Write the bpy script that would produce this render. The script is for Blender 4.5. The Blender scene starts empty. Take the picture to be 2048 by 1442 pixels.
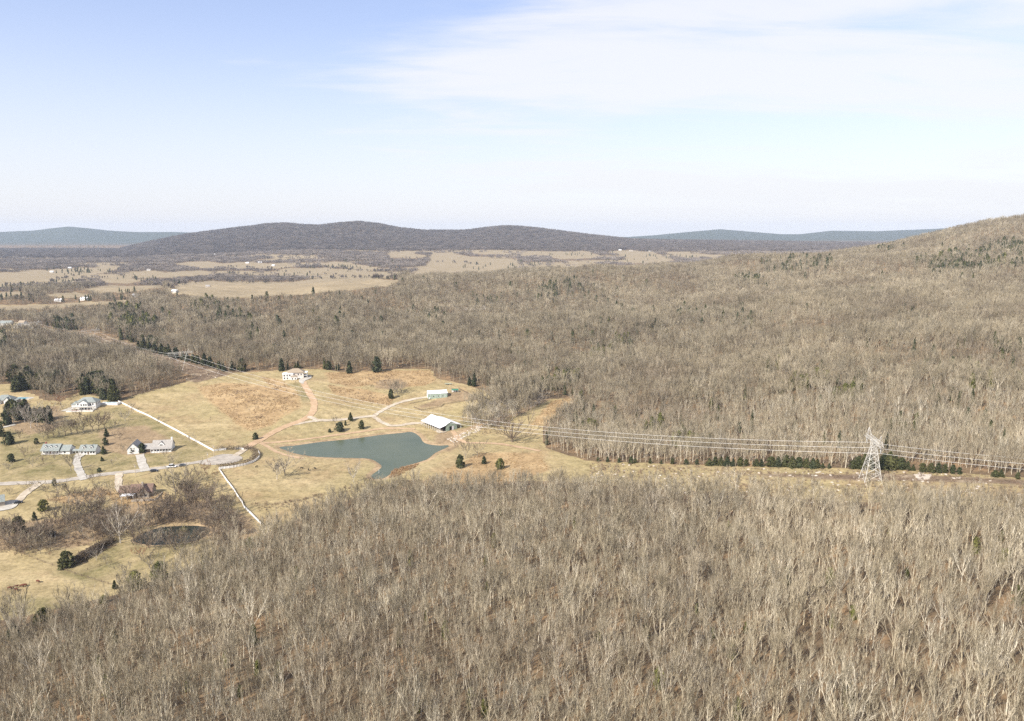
import bpy, math, random
import numpy as np

# ------------------------------------------------------------------ camera, sky, sun, exposure
scene = bpy.context.scene
COL = scene.collection
R = math.radians
CAM_Z, PITCH, FPX = 150.0, R(10.4), 1420.0            # focal length in pixels of the 2048 px wide picture
cam_data = bpy.data.cameras.new('camera')
cam_data.sensor_width = 36.0
cam_data.lens = FPX / 2048 * 36.0
cam_data.clip_start, cam_data.clip_end = 1.0, 60000.0
cam = bpy.data.objects.new('camera', cam_data)
cam.location = (0, 0, CAM_Z)
cam.rotation_euler = (R(90) - PITCH, 0, 0)
COL.objects.link(cam)
scene.camera = cam

SUN_EL, SUN_AZ = R(40), R(222)                        # azimuth clockwise from +Y (the view direction)
sun_vec = (math.sin(SUN_AZ) * math.cos(SUN_EL), math.cos(SUN_AZ) * math.cos(SUN_EL), math.sin(SUN_EL))
sun_data = bpy.data.lights.new('sun', 'SUN')
sun_data.energy = 5.0
sun_data.angle = R(0.5)
sun_data.color = (1.0, 0.94, 0.84)
sun = bpy.data.objects.new('sun', sun_data)
from mathutils import Vector
sun.rotation_euler = Vector(sun_vec).to_track_quat('Z', 'Y').to_euler()
COL.objects.link(sun)

world = bpy.data.worlds.new('World')
scene.world = world
world.use_nodes = True
wt = world.node_tree
wt.nodes.clear()
def wn(t, **kw):
    n = wt.nodes.new(t)
    for k, v in kw.items():
        setattr(n, k, v)
    return n
sky = wn('ShaderNodeTexSky', sky_type='NISHITA', sun_disc=False)
sky.sun_elevation, sky.sun_rotation = SUN_EL, SUN_AZ
sky.altitude, sky.air_density, sky.dust_density, sky.ozone_density = 200, 1.0, 1.0, 3.0
tc = wn('ShaderNodeTexCoord')
sep = wn('ShaderNodeSeparateXYZ')
wt.links.new(tc.outputs['Generated'], sep.inputs[0])
def wmath(op, a, b=None, c=None, clamp=False):
    n = wn('ShaderNodeMath', operation=op, use_clamp=clamp)
    for i, v in enumerate((a, b, c)):
        if v is None: continue
        if isinstance(v, (int, float)): n.inputs[i].default_value = v
        else: wt.links.new(v, n.inputs[i])
    return n.outputs[0]
# thin high cloud: noise on a sheet far above, in rays of direction (x/z, y/z)
zz = wmath('MAXIMUM', wmath('ADD', sep.outputs['Z'], 0.10), 0.02)
comb = wn('ShaderNodeCombineXYZ')
wt.links.new(wmath('DIVIDE', sep.outputs['X'], zz), comb.inputs[0])
wt.links.new(wmath('DIVIDE', sep.outputs['Y'], zz), comb.inputs[1])
mp = wn('ShaderNodeMapping')
mp.inputs['Rotation'].default_value = (0, 0, R(-32))
mp.inputs['Scale'].default_value = (0.55, 0.95, 1)
mp.inputs['Location'].default_value = (0.2, 1.7, 0)
wt.links.new(comb.outputs[0], mp.inputs[0])
cn = wn('ShaderNodeTexNoise')
cn.inputs['Scale'].default_value = 0.75
cn.inputs['Detail'].default_value = 7.0
cn.inputs['Roughness'].default_value = 0.52
cn.inputs['Distortion'].default_value = 0.35
wt.links.new(mp.outputs[0], cn.inputs['Vector'])
# the bank of cloud lies to the right of the view and beyond it
bank = wmath('MULTIPLY_ADD', wmath('DIVIDE', sep.outputs['X'], zz), 0.09, 0.0)
cw = wn('ShaderNodeTexNoise')
cw.inputs['Scale'].default_value = 2.6
cw.inputs['Detail'].default_value = 6.0
cw.inputs['Roughness'].default_value = 0.62
cw.inputs['Distortion'].default_value = 0.6
mp2 = wn('ShaderNodeMapping')
mp2.inputs['Rotation'].default_value = (0, 0, R(-38))
mp2.inputs['Scale'].default_value = (0.4, 1.3, 1)
wt.links.new(comb.outputs[0], mp2.inputs[0])
wt.links.new(mp2.outputs[0], cw.inputs['Vector'])
cfac = wmath('ADD', wmath('MULTIPLY', cn.outputs['Fac'], 0.72), wmath('MULTIPLY', cw.outputs['Fac'], 0.28))
cl = wmath('ADD', cfac, wmath('MINIMUM', wmath('MAXIMUM', bank, -0.14), 0.05))
mr = wn('ShaderNodeMapRange', interpolation_type='SMOOTHSTEP')
mr.inputs['From Min'].default_value, mr.inputs['From Max'].default_value = 0.44, 0.62
wt.links.new(cl, mr.inputs['Value'])
mixc = wn('ShaderNodeMix', data_type='RGBA')
wt.links.new(wmath('MULTIPLY', mr.outputs[0], 0.8), mixc.inputs['Factor'])
tint = wn('ShaderNodeMix', data_type='RGBA', blend_type='MULTIPLY')
tint.inputs['Factor'].default_value = 1.0
wt.links.new(sky.outputs[0], tint.inputs[6])
tint.inputs[7].default_value = (1.12, 0.98, 1.03, 1)
veil = wn('ShaderNodeMix', data_type='RGBA')
veil.inputs['Factor'].default_value = 0.30
wt.links.new(tint.outputs[2], veil.inputs[6])
veil.inputs[7].default_value = (3.2, 3.55, 4.35, 1)
wt.links.new(veil.outputs[2], mixc.inputs[6])
mixc.inputs[7].default_value = (4.55, 4.55, 4.6, 1)
# milky air low over the horizon, all the way round
milk = wn('ShaderNodeMapRange', interpolation_type='SMOOTHSTEP')
milk.inputs['From Min'].default_value, milk.inputs['From Max'].default_value = 0.30, -0.02
wt.links.new(sep.outputs['Z'], milk.inputs['Value'])
mixm = wn('ShaderNodeMix', data_type='RGBA')
wt.links.new(wmath('MULTIPLY', milk.outputs[0], 0.78), mixm.inputs['Factor'])
wt.links.new(mixc.outputs[2], mixm.inputs[6])
mixm.inputs[7].default_value = (4.25, 4.32, 4.5, 1)
bg = wn('ShaderNodeBackground')
bg.inputs['Strength'].default_value = 0.14
wt.links.new(mixm.outputs[2], bg.inputs['Color'])
wo = wn('ShaderNodeOutputWorld')
wt.links.new(bg.outputs[0], wo.inputs['Surface'])

scene.view_settings.view_transform = 'Standard'
scene.view_settings.look = 'None'
scene.view_settings.exposure = 0.62
scene.view_settings.gamma = 1.0
scene.render.engine = 'CYCLES'
scene.cycles.use_adaptive_sampling = False
scene.cycles.max_bounces = 4
scene.cycles.diffuse_bounces = 2
scene.cycles.glossy_bounces = 2
scene.cycles.volume_bounces = 0
scene.cycles.use_denoising = False
scene.cycles.denoiser = 'OPENIMAGEDENOISE'
scene.cycles.denoising_input_passes = 'RGB_ALBEDO_NORMAL'
scene.cycles.denoising_prefilter = 'ACCURATE'

HAZE_DENSITY = 4.6e-5
HAZE_COLOR = (0.74, 0.84, 1.0)

# ------------------------------------------------------------------ small maths helpers
cp, sp = math.cos(PITCH), math.sin(PITCH)
def ray_dir(u, v):
    a, b = (u - 1024.0), (721.0 - v)
    return np.array([a, FPX * cp + b * sp, -FPX * sp + b * cp])
def project(x, y, z):
    dz = z - CAM_Z
    depth = y * cp - dz * sp
    up = y * sp + dz * cp
    return 1024 + FPX * x / depth, 721 - FPX * up / depth, depth
def on_plane(u, v, z):
    d = ray_dir(u, v)
    t = (z - CAM_Z) / d[2]
    return d[0] * t, d[1] * t
def at_depth(u, v, y):
    d = ray_dir(u, v)
    t = y / d[1]
    return d[0] * t, y, CAM_Z + d[2] * t
def sstep(a, b, x):
    t = np.clip((x - a) / (b - a), 0, 1)
    return t * t * (3 - 2 * t)
def hash2(ix, iy, seed=0):
    h = (ix.astype(np.int64) * 374761393 + iy.astype(np.int64) * 668265263 + seed * 982451653) & 0xFFFFFFFF
    h = ((h ^ (h >> 13)) * 1274126177) & 0xFFFFFFFF
    return ((h ^ (h >> 16)) & 0xFFFF) / 65535.0
def vnoise(x, y, seed=0):
    ix, iy = np.floor(x), np.floor(y)
    fx, fy = x - ix, y - iy
    fx, fy = fx * fx * (3 - 2 * fx), fy * fy * (3 - 2 * fy)
    a, b = hash2(ix, iy, seed), hash2(ix + 1, iy, seed)
    c, d = hash2(ix, iy + 1, seed), hash2(ix + 1, iy + 1, seed)
    return (a + (b - a) * fx) * (1 - fy) + (c + (d - c) * fx) * fy
def fbm(x, y, octaves=4, seed=0):
    s, amp, tot = 0, 0.5, 0
    for o in range(octaves):
        s = s + amp * vnoise(x * 2 ** o, y * 2 ** o, seed + o)
        tot += amp
        amp *= 0.5
    return s / tot
def inside(poly, x, y):
    poly = np.asarray(poly)
    res = np.zeros(np.shape(x), bool)
    x0, y0 = poly[:, 0].min(), poly[:, 1].min()
    x1, y1 = poly[:, 0].max(), poly[:, 1].max()
    sel = (x >= x0) & (x <= x1) & (y >= y0) & (y <= y1)
    if not sel.any(): return res
    xs, ys = x[sel], y[sel]
    r = np.zeros(xs.shape, bool)
    j = len(poly) - 1
    for i in range(len(poly)):
        xi, yi = poly[i]; xj, yj = poly[j]
        c = ((yi > ys) != (yj > ys)) & (xs < (xj - xi) * (ys - yi) / (yj - yi + 1e-12) + xi)
        r ^= c
        j = i
    res[sel] = r
    return res
def seg_dist(path, x, y):
    d = np.full(np.shape(x), 1e9)
    for (ax, ay), (bx, by) in zip(path[:-1], path[1:]):
        dx, dy = bx - ax, by - ay
        t = np.clip(((x - ax) * dx + (y - ay) * dy) / (dx * dx + dy * dy + 1e-9), 0, 1)
        d = np.minimum(d, np.hypot(x - ax - t * dx, y - ay - t * dy))
    return d
def smooth_path(pts, n=6, closed=False):
    pts = [np.array(p, float) for p in pts]
    out = []
    m = len(pts)
    rng_ = range(m if closed else m - 1)
    for i in rng_:
        if closed:
            p0, p1, p2, p3 = pts[i - 1], pts[i], pts[(i + 1) % m], pts[(i + 2) % m]
        else:
            p0, p1, p2, p3 = pts[max(i - 1, 0)], pts[i], pts[i + 1], pts[min(i + 2, m - 1)]
        for k in range(n):
            t = k / n
            out.append(0.5 * ((2 * p1) + (-p0 + p2) * t + (2 * p0 - 5 * p1 + 4 * p2 - p3) * t * t + (-p0 + 3 * p1 - 3 * p2 + p3) * t ** 3))
    if not closed: out.append(pts[-1])
    return out

# ------------------------------------------------------------------ the lie of the land
POND_Z, POOL_Z = -14.0, -15.6
pond_px = [(558, 894), (590, 891), (640, 884), (700, 878), (760, 870), (800, 866), (823, 864), (838, 872), (850, 886), (876, 891),
           (900, 891), (872, 905), (855, 918), (838, 924), (812, 932), (790, 940), (772, 954), (752, 958), (742, 952), (757, 940),
           (763, 932), (750, 922), (735, 917), (700, 916), (640, 914), (600, 909), (575, 902)]
pool_px = [(268, 1082), (285, 1068), (310, 1058), (340, 1053), (380, 1051), (412, 1054), (420, 1062), (408, 1074), (385, 1083), (340, 1088), (300, 1090)]
POND = [tuple(p) for p in smooth_path([on_plane(u, v, POND_Z) for u, v in pond_px], 5, True)]
POOL = [tuple(p) for p in smooth_path([on_plane(u, v, POOL_Z) for u, v in pool_px], 4, True)]

ctrl = []
for u, v, z in [(540, 890, -12.6), (700, 962, -13.2), (800, 965, -12), (885, 872, -13), (640, 862, -12.3), (800, 848, -12), (875, 862, -11.5),
                (480, 930, -12), (560, 1000, -14), (450, 1000, -14.4), (400, 900, -11), (300, 840, -8.5), (240, 805, -6), (400, 800, -5),
                (500, 780, 0), (590, 757, 4), (520, 750, 2), (700, 760, 3), (760, 800, -4), (620, 830, -6), (870, 795, -4), (940, 790, -2),
                (950, 830, -9), (860, 745, 4), (1050, 850, -9), (1100, 800, -3), (1000, 930, -11), (930, 920, -12.5),
                (120, 900, -11), (290, 895, -11), (170, 820, -7), (20, 800, -6), (30, 900, -11), (100, 965, -13), (0, 970, -13), (280, 990, -14),
                (100, 1030, -15), (350, 1045, -14.6), (350, 1095, -15.0), (100, 1150, -16), (0, 1200, -16), (200, 1120, -16), (300, 1150, -14),
                (450, 1060, -14), (0, 1350, -6), (0, 1442, 2), (400, 1250, 0), (700, 1150, -2), (700, 1300, 10), (1024, 1442, 22),
                (1024, 1200, 8), (1024, 1050, -2), (1400, 1100, 8), (1400, 1300, 20), (1742, 958, 14), (1742, 1100, 20), (2048, 1010, 24),
                (2048, 1200, 30), (1742, 1442, 32), (2048, 1442, 38), (400, 1442, 12), (1300, 970, 0), (1500, 950, 6), (1170, 920, -5),
                (2048, 955, 22), (200, 700, -2), (0, 700, -4), (60, 655, -4), (350, 740, 4), (-200, 700, -5), (-200, 1000, -13), (-200, 1300, -10)]:
    x, y = on_plane(u, v, z)
    ctrl.append((x, y, z))
for u, v, y, tree in [(0, 640, 1150, 11), (150, 618, 1250, 11), (300, 600, 1350, 11), (450, 588, 1400, 11), (600, 575, 1450, 11), (750, 565, 1500, 11),
                      (900, 556, 1550, 11), (1100, 545, 1600, 11), (1300, 535, 1700, 11), (1400, 525, 1750, 11), (1500, 514, 1800, 11),
                      (1600, 508, 1820, 11), (1700, 497, 1820, 11), (1800, 482, 1800, 11), (1900, 460, 1780, 11), (2000, 440, 1760, 11),
                      (2060, 431, 1750, 11), (2250, 420, 1700, 11),
                      (2000, 800, 470, 5), (1700, 850, 460, 5), (1300, 850, 530, 5), (1300, 750, 680, 5), (1150, 765, 714, 0), (1240, 700, 844, 2),
                      (1350, 640, 991, 5), (1500, 700, 740, 5), (1700, 700, 640, 5), (1700, 600, 900, 6), (2000, 600, 820, 6), (2000, 700, 600, 6),
                      (2000, 500, 1350, 8), (1850, 550, 1100, 8), (1500, 580, 1200, 8), (1500, 540, 1500, 8), (1700, 530, 1350, 8),
                      (1100, 650, 1000, 6), (900, 650, 1000, 6), (900, 600, 1300, 8), (700, 650, 1000, 6), (700, 600, 1250, 6), (500, 650, 1000, 6),
                      (400, 650, 1050, 6), (300, 680, 950, 5), (1100, 700, 830, 4), (800, 700, 820, 5), (600, 700, 815, 5), (2250, 600, 800, 6), (2250, 900, 430, 5)]:
    x, y, z = at_depth(u, v, y)
    ctrl.append((x, y, z - tree))
for p in [(0, 0, 40), (-150, 60, 25), (150, 60, 45), (-300, 100, 0), (300, 120, 50), (0, -400, 60), (-600, -300, 10), (600, -300, 60),
          (-1500, 2300, -15), (-700, 2300, -15), (0, 2350, -8), (700, 2500, 0), (1500, 2600, 40), (-1600, 900, -8), (-1600, 1600, -10), (2200, 1500, 160)]:
    ctrl.append(p)
ctrl = np.array(ctrl, float)
CXY = ctrl[:, :2] / 1000.0
def tps_k(r2):
    return 0.5 * r2 * np.log(r2 + 1e-12)
_n = len(ctrl)
_A = np.zeros((_n + 3, _n + 3))
_d2 = ((CXY[:, None, :] - CXY[None, :, :]) ** 2).sum(-1)
_A[:_n, :_n] = tps_k(_d2) + np.eye(_n) * 3e-4
_A[:_n, _n] = 1; _A[:_n, _n + 1:] = CXY
_A[_n, :_n] = 1; _A[_n + 1:, :_n] = CXY.T
_W = np.linalg.solve(_A, np.concatenate([ctrl[:, 2], np.zeros(3)]))
def tps(x, y):
    X, Y = np.ravel(x) / 1000.0, np.ravel(y) / 1000.0
    out = np.empty(X.shape)
    for i in range(0, len(X), 40000):
        a, b = X[i:i + 40000], Y[i:i + 40000]
        r2 = (a[:, None] - CXY[None, :, 0]) ** 2 + (b[:, None] - CXY[None, :, 1]) ** 2
        out[i:i + 40000] = tps_k(r2) @ _W[:_n] + _W[_n] + a * _W[_n + 1] + b * _W[_n + 2]
    return out.reshape(np.shape(x))
def elev_z(v, y):
    return CAM_Z + (-FPX * sp + (721 - v) * cp) / (FPX * cp + (721 - v) * sp) * y
M_TAB = np.array([(-600, 560), (100, 530), (220, 502), (290, 484), (370, 468), (420, 461), (480, 453), (540, 446), (575, 444), (600, 447), (640, 449), (680, 444),
                  (720, 441), (760, 446), (800, 454), (850, 459), (930, 459), (970, 454), (1010, 450), (1050, 452), (1080, 455), (1180, 468),
                  (1260, 477), (1330, 479), (1500, 481), (1650, 483), (1800, 485), (2600, 488)], float)
H_TAB = np.array([(-800, 472), (-100, 467), (0, 464), (70, 461), (110, 456), (140, 453), (175, 456), (220, 461), (270, 464), (350, 465), (450, 470), (900, 478), (1250, 480),
                  (1310, 476), (1370, 470), (1440, 464), (1500, 469), (1560, 474), (1600, 474), (1660, 467), (1750, 468), (1850, 464), (1930, 460),
                  (2100, 456), (2700, 456)], float)
M_D, H_D = 6000.0, 9800.0
def far_land(x, y):
    yy = np.maximum(y, 500.0)
    u = 1024 + FPX * x / (yy * cp + 165 * sp)
    u = np.where(y < 500, np.where(x < 0, -600, 2600), u)
    z = -15 + 38 * sstep(2800, 4300, y) * sstep(230, 650, u)
    crest = elev_z(np.interp(u, M_TAB[:, 0], M_TAB[:, 1]), M_D) - 14
    foot = 3900 + 350 * (vnoise(u / 160.0, u * 0 + 3.3, 5) - 0.5) * 2
    w = np.clip((y - foot) / (M_D - foot), 0, 1)
    w = w * w * (2.2 - 1.2 * w)
    w = w * (1 - sstep(M_D, M_D + 1500, y))
    spur = 1 + (fbm(x / 500 + y / 2600, y / 1500, 3, 11) - 0.5) * 0.7 * np.clip(w * (1 - w) * 4, 0, 1)
    z = z + np.maximum(crest - z, 0) * w * spur
    hc = elev_z(np.interp(u, H_TAB[:, 0], H_TAB[:, 1]), H_D)
    hw = sstep(8000, H_D, y) * (1 - sstep(H_D, 12000, y))
    z = z + np.maximum(hc + 15, 0) * hw
    return z
def poly_blend(z, x, y, poly, level, reach):
    P = np.asarray(poly)
    x0, y0 = P.min(0) - reach - 5; x1, y1 = P.max(0) + reach + 5
    sel = (x > x0) & (x < x1) & (y > y0) & (y < y1)
    if not sel.any(): return z
    xs, ys = x[sel], y[sel]
    d = seg_dist(list(map(tuple, P)) + [tuple(P[0])], xs, ys)
    ins = inside(poly, xs, ys)
    zo = z[sel]
    t = np.clip(d / reach, 0, 1)
    out = level + 0.12 + (np.maximum(zo, level + 0.5) - level) * (t * t * (3 - 2 * t)) + np.minimum(d * 0.10, 0.5) * (1 - t)
    z = z.copy()
    z[sel] = np.where(ins, level - 0.1 - np.minimum(d * 0.25, 1.8), out)
    return z
def ground(x, y):
    x, y = np.atleast_1d(np.asarray(x, float)), np.atleast_1d(np.asarray(y, float))
    r = np.hypot(x, y)
    w = sstep(1950, 2500, np.where(y > 0, np.hypot(x * 0.55, y), r))
    z = far_land(x, y)
    m = w < 1
    if m.any():
        zn = tps(x[m], y[m])
        rough = sstep(-40, 160, x[m]) * (1 - sstep(1600, 2000, y[m])) + sstep(760, 950, y[m])
        zn = zn + (np.abs(fbm(x[m] / 190 + y[m] / 420, y[m] / 330, 3, 7) - 0.5) * 52 - 9) * np.clip(rough, 0, 1) * sstep(330, 600, y[m])
        zn = zn + (fbm(x[m] / 45, y[m] / 45, 2, 17) - 0.5) * 1.2
        z[m] = z[m] * w[m] + zn * (1 - w[m])
    z = poly_blend(z, x, y, POND, POND_Z, 22)
    z = poly_blend(z, x, y, POOL, POOL_Z, 12)
    return z
_T = 60 * 1.0045 ** np.arange(1250)
def at(u, v):
    """the point of the land seen at a place of the picture"""
    d = ray_dir(u, v)
    d = d / d[1]
    xs, ys, zs = d[0] * _T, _T, CAM_Z + d[2] * _T
    g = ground(xs, ys)
    k = np.nonzero(zs < g)[0]
    k = k[0] if len(k) else len(_T) - 1
    lo, hi = _T[max(k - 1, 0)], _T[k]
    ts = np.linspace(lo, hi, 24)
    gg = ground(d[0] * ts, ts)
    kk = np.nonzero(CAM_Z + d[2] * ts < gg)[0]
    t = ts[kk[0]] if len(kk) else hi
    return np.array([d[0] * t, t, float(ground(d[0] * t, t)[0])])
def atxy(pts):
    return [tuple(at(u, v)[:2]) for u, v in pts]
def ppm(p):
    return FPX / (p[1] * cp - (p[2] - CAM_Z) * sp)      # photo pixels per metre at a point

# ------------------------------------------------------------------ open land, as outlines on the ground
OPEN = {}
OPEN['fields'] = atxy([(235, 803), (270, 790), (330, 775), (400, 757), (455, 746), (520, 743), (600, 738), (640, 738), (690, 745), (720, 742), (760, 742), (800, 738),
                       (862, 738), (872, 757), (930, 769), (965, 780), (1000, 800), (1060, 806), (1095, 797), (1145, 797), (1150, 812), (1112, 845),
                       (1085, 870), (1090, 895), (1172, 921), (1400, 930), (1500, 933), (1740, 938), (1900, 946), (2048, 956), (2250, 966),
                       (2250, 1044), (2048, 1034), (1740, 1020), (1500, 1002), (1300, 990), (1180, 980), (1060, 975), (960, 980), (860, 985), (790, 990), (720, 1008), (640, 1034),
                       (560, 1064), (515, 1088), (440, 1122), (350, 1160), (210, 1212), (100, 1238), (0, 1262), (-60, 1275), (-200, 1300),
                       (-240, 1000), (-160, 770), (0, 769), (24, 767), (42, 781), (70, 789), (85, 800), (125, 803), (150, 784), (180, 790)])
OPEN['cut'] = atxy([(466, 748), (440, 740), (355, 709), (270, 687), (200, 671), (120, 659), (70, 652), (58, 662), (90, 667), (150, 681), (230, 704), (290, 726), (345, 752), (392, 766)])
OPEN['hamlet'] = atxy([(-80, 648), (0, 649), (25, 645), (62, 649), (72, 660), (40, 668), (0, 664), (-80, 664)])
FIELD_PX = []
def ragged(poly, seed):
    rg = random.Random(seed); out = []
    for a, c in zip(poly, poly[1:] + poly[:1]):
        n = max(2, int(abs(c[0] - a[0]) / 14))
        for k in range(n):
            t = k / n
            out.append((a[0] + (c[0] - a[0]) * t + rg.gauss(0, 3.0), a[1] + (c[1] - a[1]) * t + rg.gauss(0, 0.9)))
    return out
for i, poly in enumerate([
        [(-60, 548), (0, 545), (60, 543), (105, 539), (150, 536), (205, 533), (240, 533), (225, 541), (140, 553), (150, 558), (90, 566), (40, 562), (0, 572), (-60, 575)],
        [(330, 577), (370, 566), (420, 562), (470, 563), (520, 566), (580, 563), (640, 557), (690, 555), (740, 557), (800, 561), (780, 572), (600, 590), (430, 598), (380, 592), (350, 588)],
        [(540, 541), (575, 537), (640, 536), (700, 541), (760, 548), (810, 553), (760, 557), (690, 552), (640, 549), (590, 546)],
        [(445, 526), (500, 524), (545, 528), (600, 532), (560, 537), (500, 536), (460, 533)],
        [(640, 525), (700, 527), (760, 534), (740, 541), (690, 536), (640, 532)],
        [(775, 508), (815, 506), (855, 512), (830, 517), (780, 514)],
        [(862, 507), (900, 505), (960, 514), (1035, 519), (1030, 535), (1010, 541), (930, 545), (870, 546), (815, 550), (845, 535), (860, 522)],
        [(1098, 511), (1120, 505), (1160, 501), (1185, 505), (1205, 513), (1160, 518), (1120, 517)],
        [(1210, 502), (1240, 500), (1300, 503), (1320, 510), (1350, 519), (1290, 525), (1235, 523), (1255, 513)],
        [(160, 577), (215, 570), (270, 573), (320, 569), (335, 574), (270, 582), (200, 586)],
        [(255, 547), (300, 541), (345, 544), (400, 541), (420, 546), (350, 554), (290, 556)],
        [(350, 527), (400, 522), (440, 526), (470, 531), (410, 535)],
        [(90, 589), (150, 583), (185, 590), (130, 596)],
        [(1040, 507), (1080, 504), (1130, 504), (1090, 509)],
        [(1330, 505), (1400, 506), (1440, 512), (1370, 514)],
        [(-60, 612), (0, 611), (100, 609), (190, 604), (285, 596), (250, 605), (150, 613), (60, 619), (-60, 621)],
        [(-60, 583), (40, 584), (60, 590), (0, 594), (-60, 594)],
        [(200, 559), (240, 556), (300, 560), (260, 566), (210, 566)],
        [(-60, 474), (60, 472), (150, 470), (240, 472), (230, 475), (100, 477), (-60, 480)],
        [(940, 504), (1000, 502), (1020, 506), (970, 508)],
        [(660, 543), (700, 546), (690, 549), (650, 546)]]):
    poly = ragged(poly, i)
    OPEN['far_field_%d' % i] = atxy(poly)
    FIELD_PX.append(poly)
def valley_grass(x, y):
    """loose rough pasture between the valley woods"""
    return (y > 1900) & (y < 4300) & (fbm(x / 420 + 7.7, y / 150, 3, 47) > 0.50)
def is_open(x, y):
    m = np.zeros(np.shape(x), bool)
    for p in OPEN.values():
        m |= inside(p, x, y)
    return m
AREA = {   # ground cover patches inside the open land
    'sedge': [atxy([(395, 775), (450, 765), (500, 768), (560, 778), (578, 800), (570, 830), (545, 850), (500, 862), (470, 848), (430, 812)]),
              atxy([(520, 752), (560, 760), (600, 790), (600, 815), (575, 830), (560, 800)]),
              atxy([(650, 745), (760, 742), (860, 740), (872, 760), (850, 772), (800, 775), (745, 770), (700, 775), (660, 765)]),
              atxy([(655, 770), (740, 780), (790, 795), (780, 812), (720, 800), (670, 790)]),
              atxy([(880, 945), (960, 905), (1080, 905), (1100, 940), (1000, 975), (900, 970)]),
              atxy([(1105, 800), (1145, 797), (1150, 815), (1095, 850), (1060, 852)]),
              atxy([(210, 985), (330, 985), (340, 1010), (240, 1022)]), atxy([(90, 1000), (200, 975), (240, 985), (150, 1010)])],
    'brown': [atxy([(840, 818), (882, 812), (890, 806), (955, 799), (935, 783), (905, 782), (890, 792), (835, 812)]),
              atxy([(200, 860), (290, 850), (340, 880), (345, 905), (250, 910), (205, 900)]),
              atxy([(870, 870), (905, 860), (930, 880), (900, 905), (870, 900)]),
              atxy([(-10, 1100), (0, 1050), (130, 1035), (250, 1010), (420, 1000), (500, 1030), (520, 1065), (440, 1110), (400, 1045), (270, 1055), (150, 1095)]),
              atxy([(760, 760), (800, 757), (820, 772), (780, 780), (750, 775)]), atxy([(40, 820), (120, 810), (130, 850), (60, 870), (0, 850)])],
    'lawn': [atxy([(0, 862), (120, 840), (240, 812), (330, 852), (425, 903), (400, 920), (300, 934), (150, 954), (0, 962)]), atxy([(0, 905), (95, 912), (150, 925), (155, 950), (60, 960), (0, 962)]), atxy([(165, 930), (270, 912), (275, 935), (180, 950)]),
             atxy([(120, 1120), (260, 1085), (420, 1080), (300, 1130), (180, 1170), (110, 1150)]), atxy([(0, 1190), (150, 1195), (120, 1250), (0, 1280)]),
             atxy([(870, 858), (940, 838), (950, 855), (900, 870)]), atxy([(560, 770), (600, 765), (625, 800), (590, 810)]), atxy([(240, 815), (330, 845), (380, 890), (300, 870), (220, 840)])],
    'mulch': [OPEN['cut'], atxy([(1400, 945), (1740, 948), (2048, 960), (2100, 975), (1740, 962), (1500, 950)])],
    'darkfield': [p for k, p in OPEN.items() if k.startswith('far_field')],
    'plough': [atxy([(850, 527), (900, 524), (965, 529), (975, 541), (900, 544), (830, 548)])],
}
def cover(x, y, key):
    m = np.zeros(np.shape(x))
    for p in AREA[key]:
        P = np.asarray(p); q = 9.0 if P[:, 1].mean() < 1000 else 30.0
        sel = (x > P[:, 0].min() - q) & (x < P[:, 0].max() + q) & (y > P[:, 1].min() - q) & (y < P[:, 1].max() + q)
        if not sel.any(): continue
        d = seg_dist(list(p) + [p[0]], x[sel], y[sel])
        m[sel] = np.maximum(m[sel], np.clip(0.5 + np.where(inside(p, x[sel], y[sel]), d, -d) / (2 * q), 0, 1))
    return m

def hides_field(x, y, z, h):
    """whether a tree of height h would stand between the viewpoint and one of the valley fields"""
    m = np.zeros(np.shape(x), bool)
    for f in (0.35, 0.7, 1.0):
        u, v, d = project(x, y, z + h * f)
        for p in FIELD_PX: m |= inside(p, u, v)
    return m

# ------------------------------------------------------------------ materials
MATS = {}
def new_mat(name):
    m = bpy.data.materials.new(name)
    m.use_nodes = True
    MATS[name] = m
    return m, m.node_tree, m.node_tree.nodes['Principled BSDF']
def nd(nt, t, **kw):
    n = nt.nodes.new(t)
    for k, v in kw.items(): setattr(n, k, v)
    return n
def noise(nt, scale, detail=4, rough=0.55, coord='Object', stretch=None):
    t = nd(nt, 'ShaderNodeTexCoord')
    src = t.outputs[coord]
    if stretch:
        mpn = nd(nt, 'ShaderNodeMapping')
        mpn.inputs['Scale'].default_value = stretch
        nt.links.new(src, mpn.inputs[0]); src = mpn.outputs[0]
    n = nd(nt, 'ShaderNodeTexNoise')
    n.inputs['Scale'].default_value = scale
    n.inputs['Detail'].default_value = detail
    n.inputs['Roughness'].default_value = rough
    nt.links.new(src, n.inputs['Vector'])
    return n.outputs['Fac']
def ramp(nt, fac, stops):
    r = nd(nt, 'ShaderNodeValToRGB')
    e = r.color_ramp.elements
    while len(e) < len(stops): e.new(0.5)
    for el, (p, c) in zip(e, stops):
        el.position = p; el.color = (*c, 1)
    nt.links.new(fac, r.inputs[0])
    return r.outputs[0]
def mix(nt, fac, a, b, blend='MIX'):
    m = nd(nt, 'ShaderNodeMix', data_type='RGBA', blend_type=blend)
    for sock, v in ((m.inputs['Factor'], fac), (m.inputs[6], a), (m.inputs[7], b)):
        if isinstance(v, (int, float)): sock.default_value = v
        elif isinstance(v, tuple): sock.default_value = (*v, 1)
        else: nt.links.new(v, sock)
    return m.outputs[2]
def maths(nt, op, a, b=0.0, clamp=False):
    m = nd(nt, 'ShaderNodeMath', operation=op, use_clamp=clamp)
    for i, v in enumerate((a, b)):
        if isinstance(v, (int, float)): m.inputs[i].default_value = v
        else: nt.links.new(v, m.inputs[i])
    return m.outputs[0]
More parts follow.
